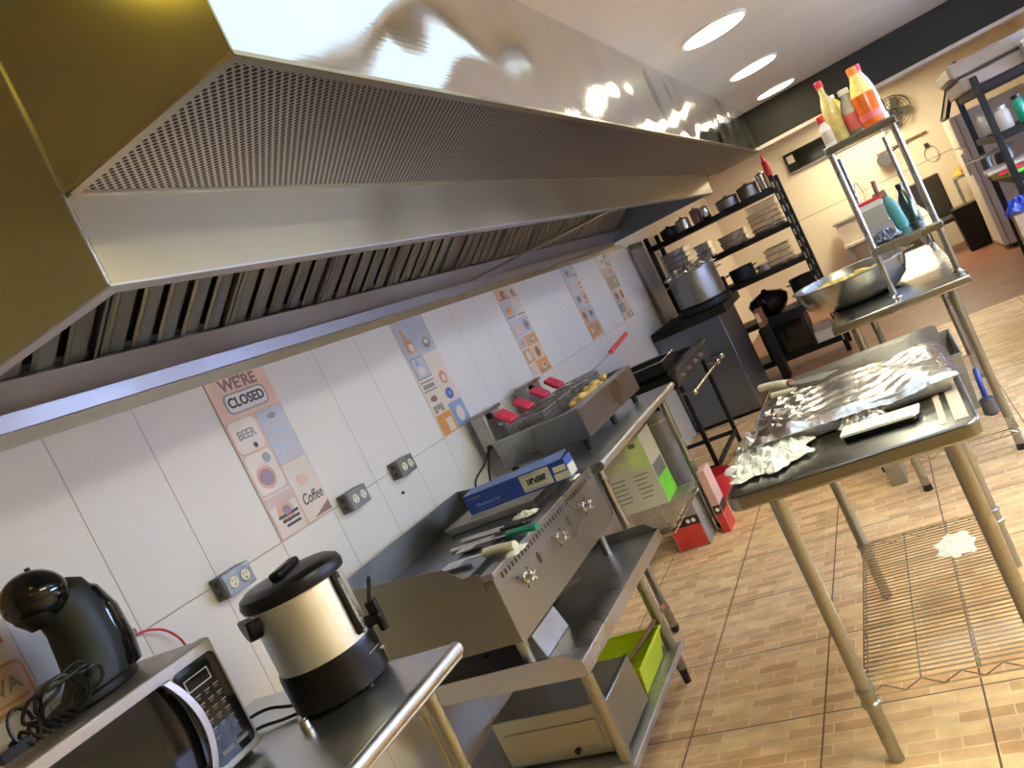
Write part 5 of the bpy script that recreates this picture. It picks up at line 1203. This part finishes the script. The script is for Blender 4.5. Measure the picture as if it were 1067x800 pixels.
# ================================================================== BACK ROOM
fr = thing('refrigerator', 'tall pale grey refrigerator beyond the dark beam', 'refrigerator', (3.4, 10.5, 0))
MB().box(3.08, 10.15, .04, 3.75, 10.95, 1.56).build('body', 'fridge', fr, .01)
MB().box(3.02, 10.15, .05, 3.075, 10.95, 1.20).build('door', 'fridgeedge', fr, .01); MB().box(3.02, 10.15, 1.215, 3.075, 10.95, 1.56).build('freezer_door', 'fridgeedge', fr, .01)
MB().box(2.995, 10.2, .9, 3.02, 10.23, 1.15).build('door_handle', 'galv', fr, .004); MB().box(3.1, 10.2, 0, 3.7, 10.9, .04).build('plinth', 'blackmetal', fr, smooth=False)
# right black rack (foreground right)
qx0, qy0, qy1 = 2.765, 5.5, 6.45; qx1 = 3.40
r2 = thing('storage_rack', 'black shelving rack crowded with kitchen things at the right edge', 'shelving rack', (3.1, 6, 0))
for (x, y) in ((qx0, qy0), (qx0, qy1), (qx1, qy0), (qx1, qy1)): MB().box(x-.018, y-.018, 0, x+.018, y+.018, 1.68).build('post', 'blackmetal', r2, .003)
for z in (1.62, 1.32, 1.06, .78, .3): MB().box(qx0-.01, qy0, z-.045, qx1+.01, qy1, z).build('shelf', 'blackmetal', r2, .003)
t = thing('equipment_case', 'long taupe case lying on top of the right black rack', 'case', (3.05, 5.9, 1.62))
MB().box(2.70, 5.52, 1.621, 3.36, 6.30, 1.70).build('case_base', 'browntray', t, .01); MB().box(2.68, 5.55, 1.715, 3.30, 6.28, 1.80).build('case_lid', 'browntray', t, .012)
MB().box(2.69, 5.56, 1.70, 3.28, 6.26, 1.715).build('gap_strip', 'ink', t, smooth=False); MB().box(2.665, 5.6, 1.73, 2.68, 6.2, 1.79).build('light_end', 'fridgeedge', t, .004)
t = thing('grey_box', 'grey box on the right black rack beside the taupe case', 'box', (3.5, 5.7, 1.62))
MB().box(3.02, 5.40, 1.621-.0, 3.12, 5.50, 1.72).build('box_body', 'galv', t, .004); MB().box(3.015, 5.395, 1.72, 3.125, 5.505, 1.735).build('lid', 'cream', t, .003)
rnd = random.Random(8)
for i, (x, y, z, r, h, mt, lb) in enumerate(((2.84, 5.62, 1.32, .04, .12, 'cream', 'cream jar on the second shelf of the right rack'), (2.93, 5.60, 1.32, .03, .14, 'green', 'green bottle on the second shelf of the right rack'),
        (3.03, 5.62, 1.32, .045, .16, 'redprint', 'dull red tin on the second shelf of the right rack'), (2.86, 6.25, 1.06, .055, .12, 'clear', 'glass jar at the far end of the third shelf of the right rack'),
        (3.00, 6.2, 1.06, .05, .10, 'galv', 'grey metal mug on the third shelf of the right rack'), (3.15, 6.2, 1.06, .06, .13, 'cream', 'pale jar on the third shelf of the right rack'),
        (2.80, 6.0, 1.32, .05, .13, 'galv', 'grey tin further back on the second shelf of the right rack'), (2.82, 6.05, 1.06, .05, .15, 'fanmesh', 'dark jar further back on the third shelf of the right rack'))):
    t = thing('storage_jar', lb, 'jar', (x, y, z)); MB().lathe((x, y, z+.001), [(r*.9, 0), (r, .006), (r, h*.8), (r*.75, h)], 20).build('jar_body', mt, t); MB().cyl((x, y, z+h), (x, y, z+h+.02), r*.8).build('lid', 'black' if i % 2 else 'galv', t)
t = thing('serving_tray', 'round steel tray sticking out of the third shelf of the right rack', 'tray', (2.72, 5.75, 1.06)); MB().lathe((2.74, 5.86, 1.215), [(0, 0), (.13, 0), (.15, .012), (.148, .014), (.128, .004), (0, .004)], 32, caps=False).build('tray_body', 'galv', t); MB().cyl((2.72, 6.02, 1.061), (2.72, 6.02, 1.215), .03).build('stand', 'fanmesh', t)
for k, (mt, z, lb) in enumerate((('greenprint', 1.061, 'green folder lying under the red one on the right rack'), ('red', 1.086, 'red plastic board lying over the green folder on the right rack'), ('cream', 1.112, 'pink and cream tray topmost of the boards on the right rack'))):
    single(MB().obox((2.93-.03*k, 5.77-.02*k, z+.012), (.42, .34, .022), Matrix.Rotation(.15-.1*k, 3, 'Z')).build('flat_board', mt, None, .003), lb, 'board')
crumple('plastic_bag', (2.72, 5.44, .86), .085, .06, .11, 'bluebag', 'bright blue plastic bag on a box at the near corner of the right rack', 'bag', 61, 12, .6)
t = thing('cardboard_box', 'tall brown box standing at the near end of the right rack, blue bag on top', 'box', (2.88, 5.42, 0)); MB().box(2.66, 5.36, .0, 3.1, 5.475, .86).build('box_body', 'carton', t, .003); MB().box(2.86, 5.3592, .001, 2.90, 5.36, .86).build('tape', 'cream', t, smooth=False)
t = thing('picture_panel', 'dark framed glass panel leaning out above the refrigerator', 'panel', (2.95, 10.4, 1.56), rot=(0, .5, 0), local=True)
MB().box(-.02, -.3, .0, 0, .3, .55).build('pane', 'glass_dark', t, smooth=False)
MB().box(-.03, -.32, -.01, .01, -.3, .57).box(-.03, .3, -.01, .01, .32, .57).box(-.03, -.3, -.01, .01, .3, .01).box(-.03, -.3, .55, .01, .3, .57).build('frame', 'blackmetal', t, smooth=False)
t.location = (2.93, 10.5, 1.57) if False else (2.72, 8.6, 1.45)
bpy.data.objects.remove(t.children[0]) if False else None
t.location = (3.03, 10.5, 1.572)
# wall things on back wall
t = thing('wall_screen', 'dark framed screen on the back wall with a pale tag at its left', 'screen', (1.6, YB, 1.85))
MB().box(1.22, YB-.05, 1.86, 1.95, YB-.001, 2.14).build('frame', 'blackmetal', t, .004); MB().box(1.36, YB-.053, 1.89, 1.93, YB-.05, 2.11).build('pane', 'glass_dark', t, smooth=False); MB().box(1.245, YB-.053, 1.99, 1.34, YB-.05, 2.10).build('tag', 'cream', t, smooth=False); MB().box(1.22, YB-.08, 1.855, 1.95, YB-.05, 1.87).build('ledge', 'galv', t, smooth=False)
t = thing('wall_fan', 'round dark wall fan behind the overshelf bottles', 'fan', (2.70, YB, 1.85))
b = MB()
for r in (.05, .09, .13, .17, .21): b.tube([(2.70+r*math.cos(a*PI/12), YB-.14, 1.985+r*math.sin(a*PI/12)) for a in range(24)], .004, 5, smooth=1, closed=True)
for a in range(16): b.cyl((2.70, YB-.15, 1.985), (2.70+.21*math.cos(a*PI/8), YB-.14, 1.985+.21*math.sin(a*PI/8)), .0025, n=5)
b.tube([(2.70+.21*math.cos(a*PI/12), YB-.06, 1.985+.21*math.sin(a*PI/12)) for a in range(24)], .006, 5, smooth=1, closed=True)
b.build('grille', 'fanmesh', t)
for a in range(4):
    R3 = Matrix.Rotation(a*PI/2+.3, 3, 'Y'); MB().obox(Vector((2.70, YB-.10, 1.985))+R3 @ Vector((.10, 0, 0)), (.17, .008, .09), R3).build('blade', 'fanmesh', t, .002)
MB().cyl((2.70, YB-.13, 1.985), (2.70, YB-.001, 1.985), .05).build('motor', 'blackmetal', t)
t = thing('hook_rail', 'dark hook rail with pans on the back wall', 'rail', (2.6, YB, 1.55)); MB().box(2.30, YB-.03, 1.545, 2.95, YB-.001, 1.575).build('rail', 'tilebrown', t, .003)
for x in (2.34, 2.5, 2.68, 2.88): MB().tube([(x, YB-.03, 1.56), (x, YB-.06, 1.55), (x, YB-.06, 1.53), (x, YB-.045, 1.52)], .005).build('hook', 'galv', t)
t = thing('hanging_pan', 'shiny saucepan hanging from the left of the hook rail', 'pan', (2.36, YB-.1, 1.4)); MB().cyl((2.36, YB-.16, 1.46), (2.36, YB-.04, 1.46), .095, .085).build('pan_body', 'chrome', t); MB().cyl((2.44, YB-.10, 1.50), (2.60, YB-.10, 1.56), .012).build('handle', 'black', t)
t = thing('cord_loop', 'thin cord looped on the back wall right of the overshelf', 'cord', (2.87, YB, 1.1))
MB().tube([(2.9+.08*math.cos(a*PI/8), YB-.01, 1.26+.11*math.sin(a*PI/8)) for a in range(16)], .004, 6, closed=True).build('cord', 'galv', t); MB().box(2.86, YB-.03, 1.36, 2.91, YB-.001, 1.42).build('socket', 'ink', t, .003)
# counter with containers at the back wall
t = thing('back_counter', 'pale counter along the back wall behind the overshelf', 'counter', (1.9, 12.1, 0))
MB().box(1.48, 11.75, .60, 2.42, YB-.001, .64).build('countertop', 'cream', t, .004)
for (x, y) in ((1.52, 11.79), (2.38, 11.79), (1.52, 12.35), (2.38, 12.35)): MB().box(x-.02, y-.02, 0, x+.02, y+.02, .60).build('leg', 'galv', t, .002)
MB().box(1.52, 12.0, .2, 2.38, YB-.02, .22).build('lower_shelf', 'galv', t, smooth=False)
t = thing('plastic_crate', 'see-through crate with yellow label against the back wall', 'crate', (1.62, 12.0, .64))
MB().tray(1.50, 11.85, 1.86, 12.2, .641, .90, .005, .02).build('crate_body', 'cream', t, .003); MB().box(1.56, 11.842, .74, 1.66, 11.846, .84).build('label', 'yellowprint', t, smooth=False)
MB().box(1.46, 11.81, .935, 1.90, 12.24, .965).build('lid', 'galv', t, .004); MB().box(1.49, 11.84, .90, 1.87, 12.21, .935).build('lid_rim', 'cream', t, .002)
t = thing('office_chair', 'dark brown chair against the back wall', 'chair', (2.6, 11.6, 0))
MB().box(2.44, 11.82, .46, 2.84, 11.88, 1.02).build('backrest', 'darkbrown', t, .02); MB().box(2.42, 11.4, .40, 2.86, 11.84, .46).build('seat', 'darkbrown', t, .015)
for (x, y) in ((2.46, 11.45), (2.82, 11.45), (2.46, 11.80), (2.82, 11.80)): MB().box(x-.018, y-.018, 0, x+.018, y+.018, .40).build('leg', 'blackmetal', t, .002)
t = thing('waste_bin', 'square black bin beside the brown chair', 'bin', (3.0, 11.6, 0)); MB().tray(2.78, 11.10, 3.02, 11.36, 0.001, .52, .006, .02).build('bin_body', 'black', t, .01); MB().box(2.755, 11.075, .52, 3.045, 11.385, .555).build('lid', 'black', t, .008)
t = thing('steel_stool', 'tall steel stool carrying a yellow cloth by the refrigerator', 'stool', (3.05, 12.0, 0))
MB().box(2.98, 11.98, .82, 3.22, 12.24, .845).build('seat', 'galv', t, .004)
for (x, y) in ((3.0, 12.0), (3.2, 12.0), (3.0, 12.22), (3.2, 12.22)): MB().cyl((x, y, 0), (x, y, .82), .012).build('leg', 'galv', t)
crumple('cleaning_cloth', (3.10, 12.1, .845), .10, .12, .16, 'yellow', 'crumpled yellow cloth on the tall steel stool', 'cloth', 71, 12, .5)
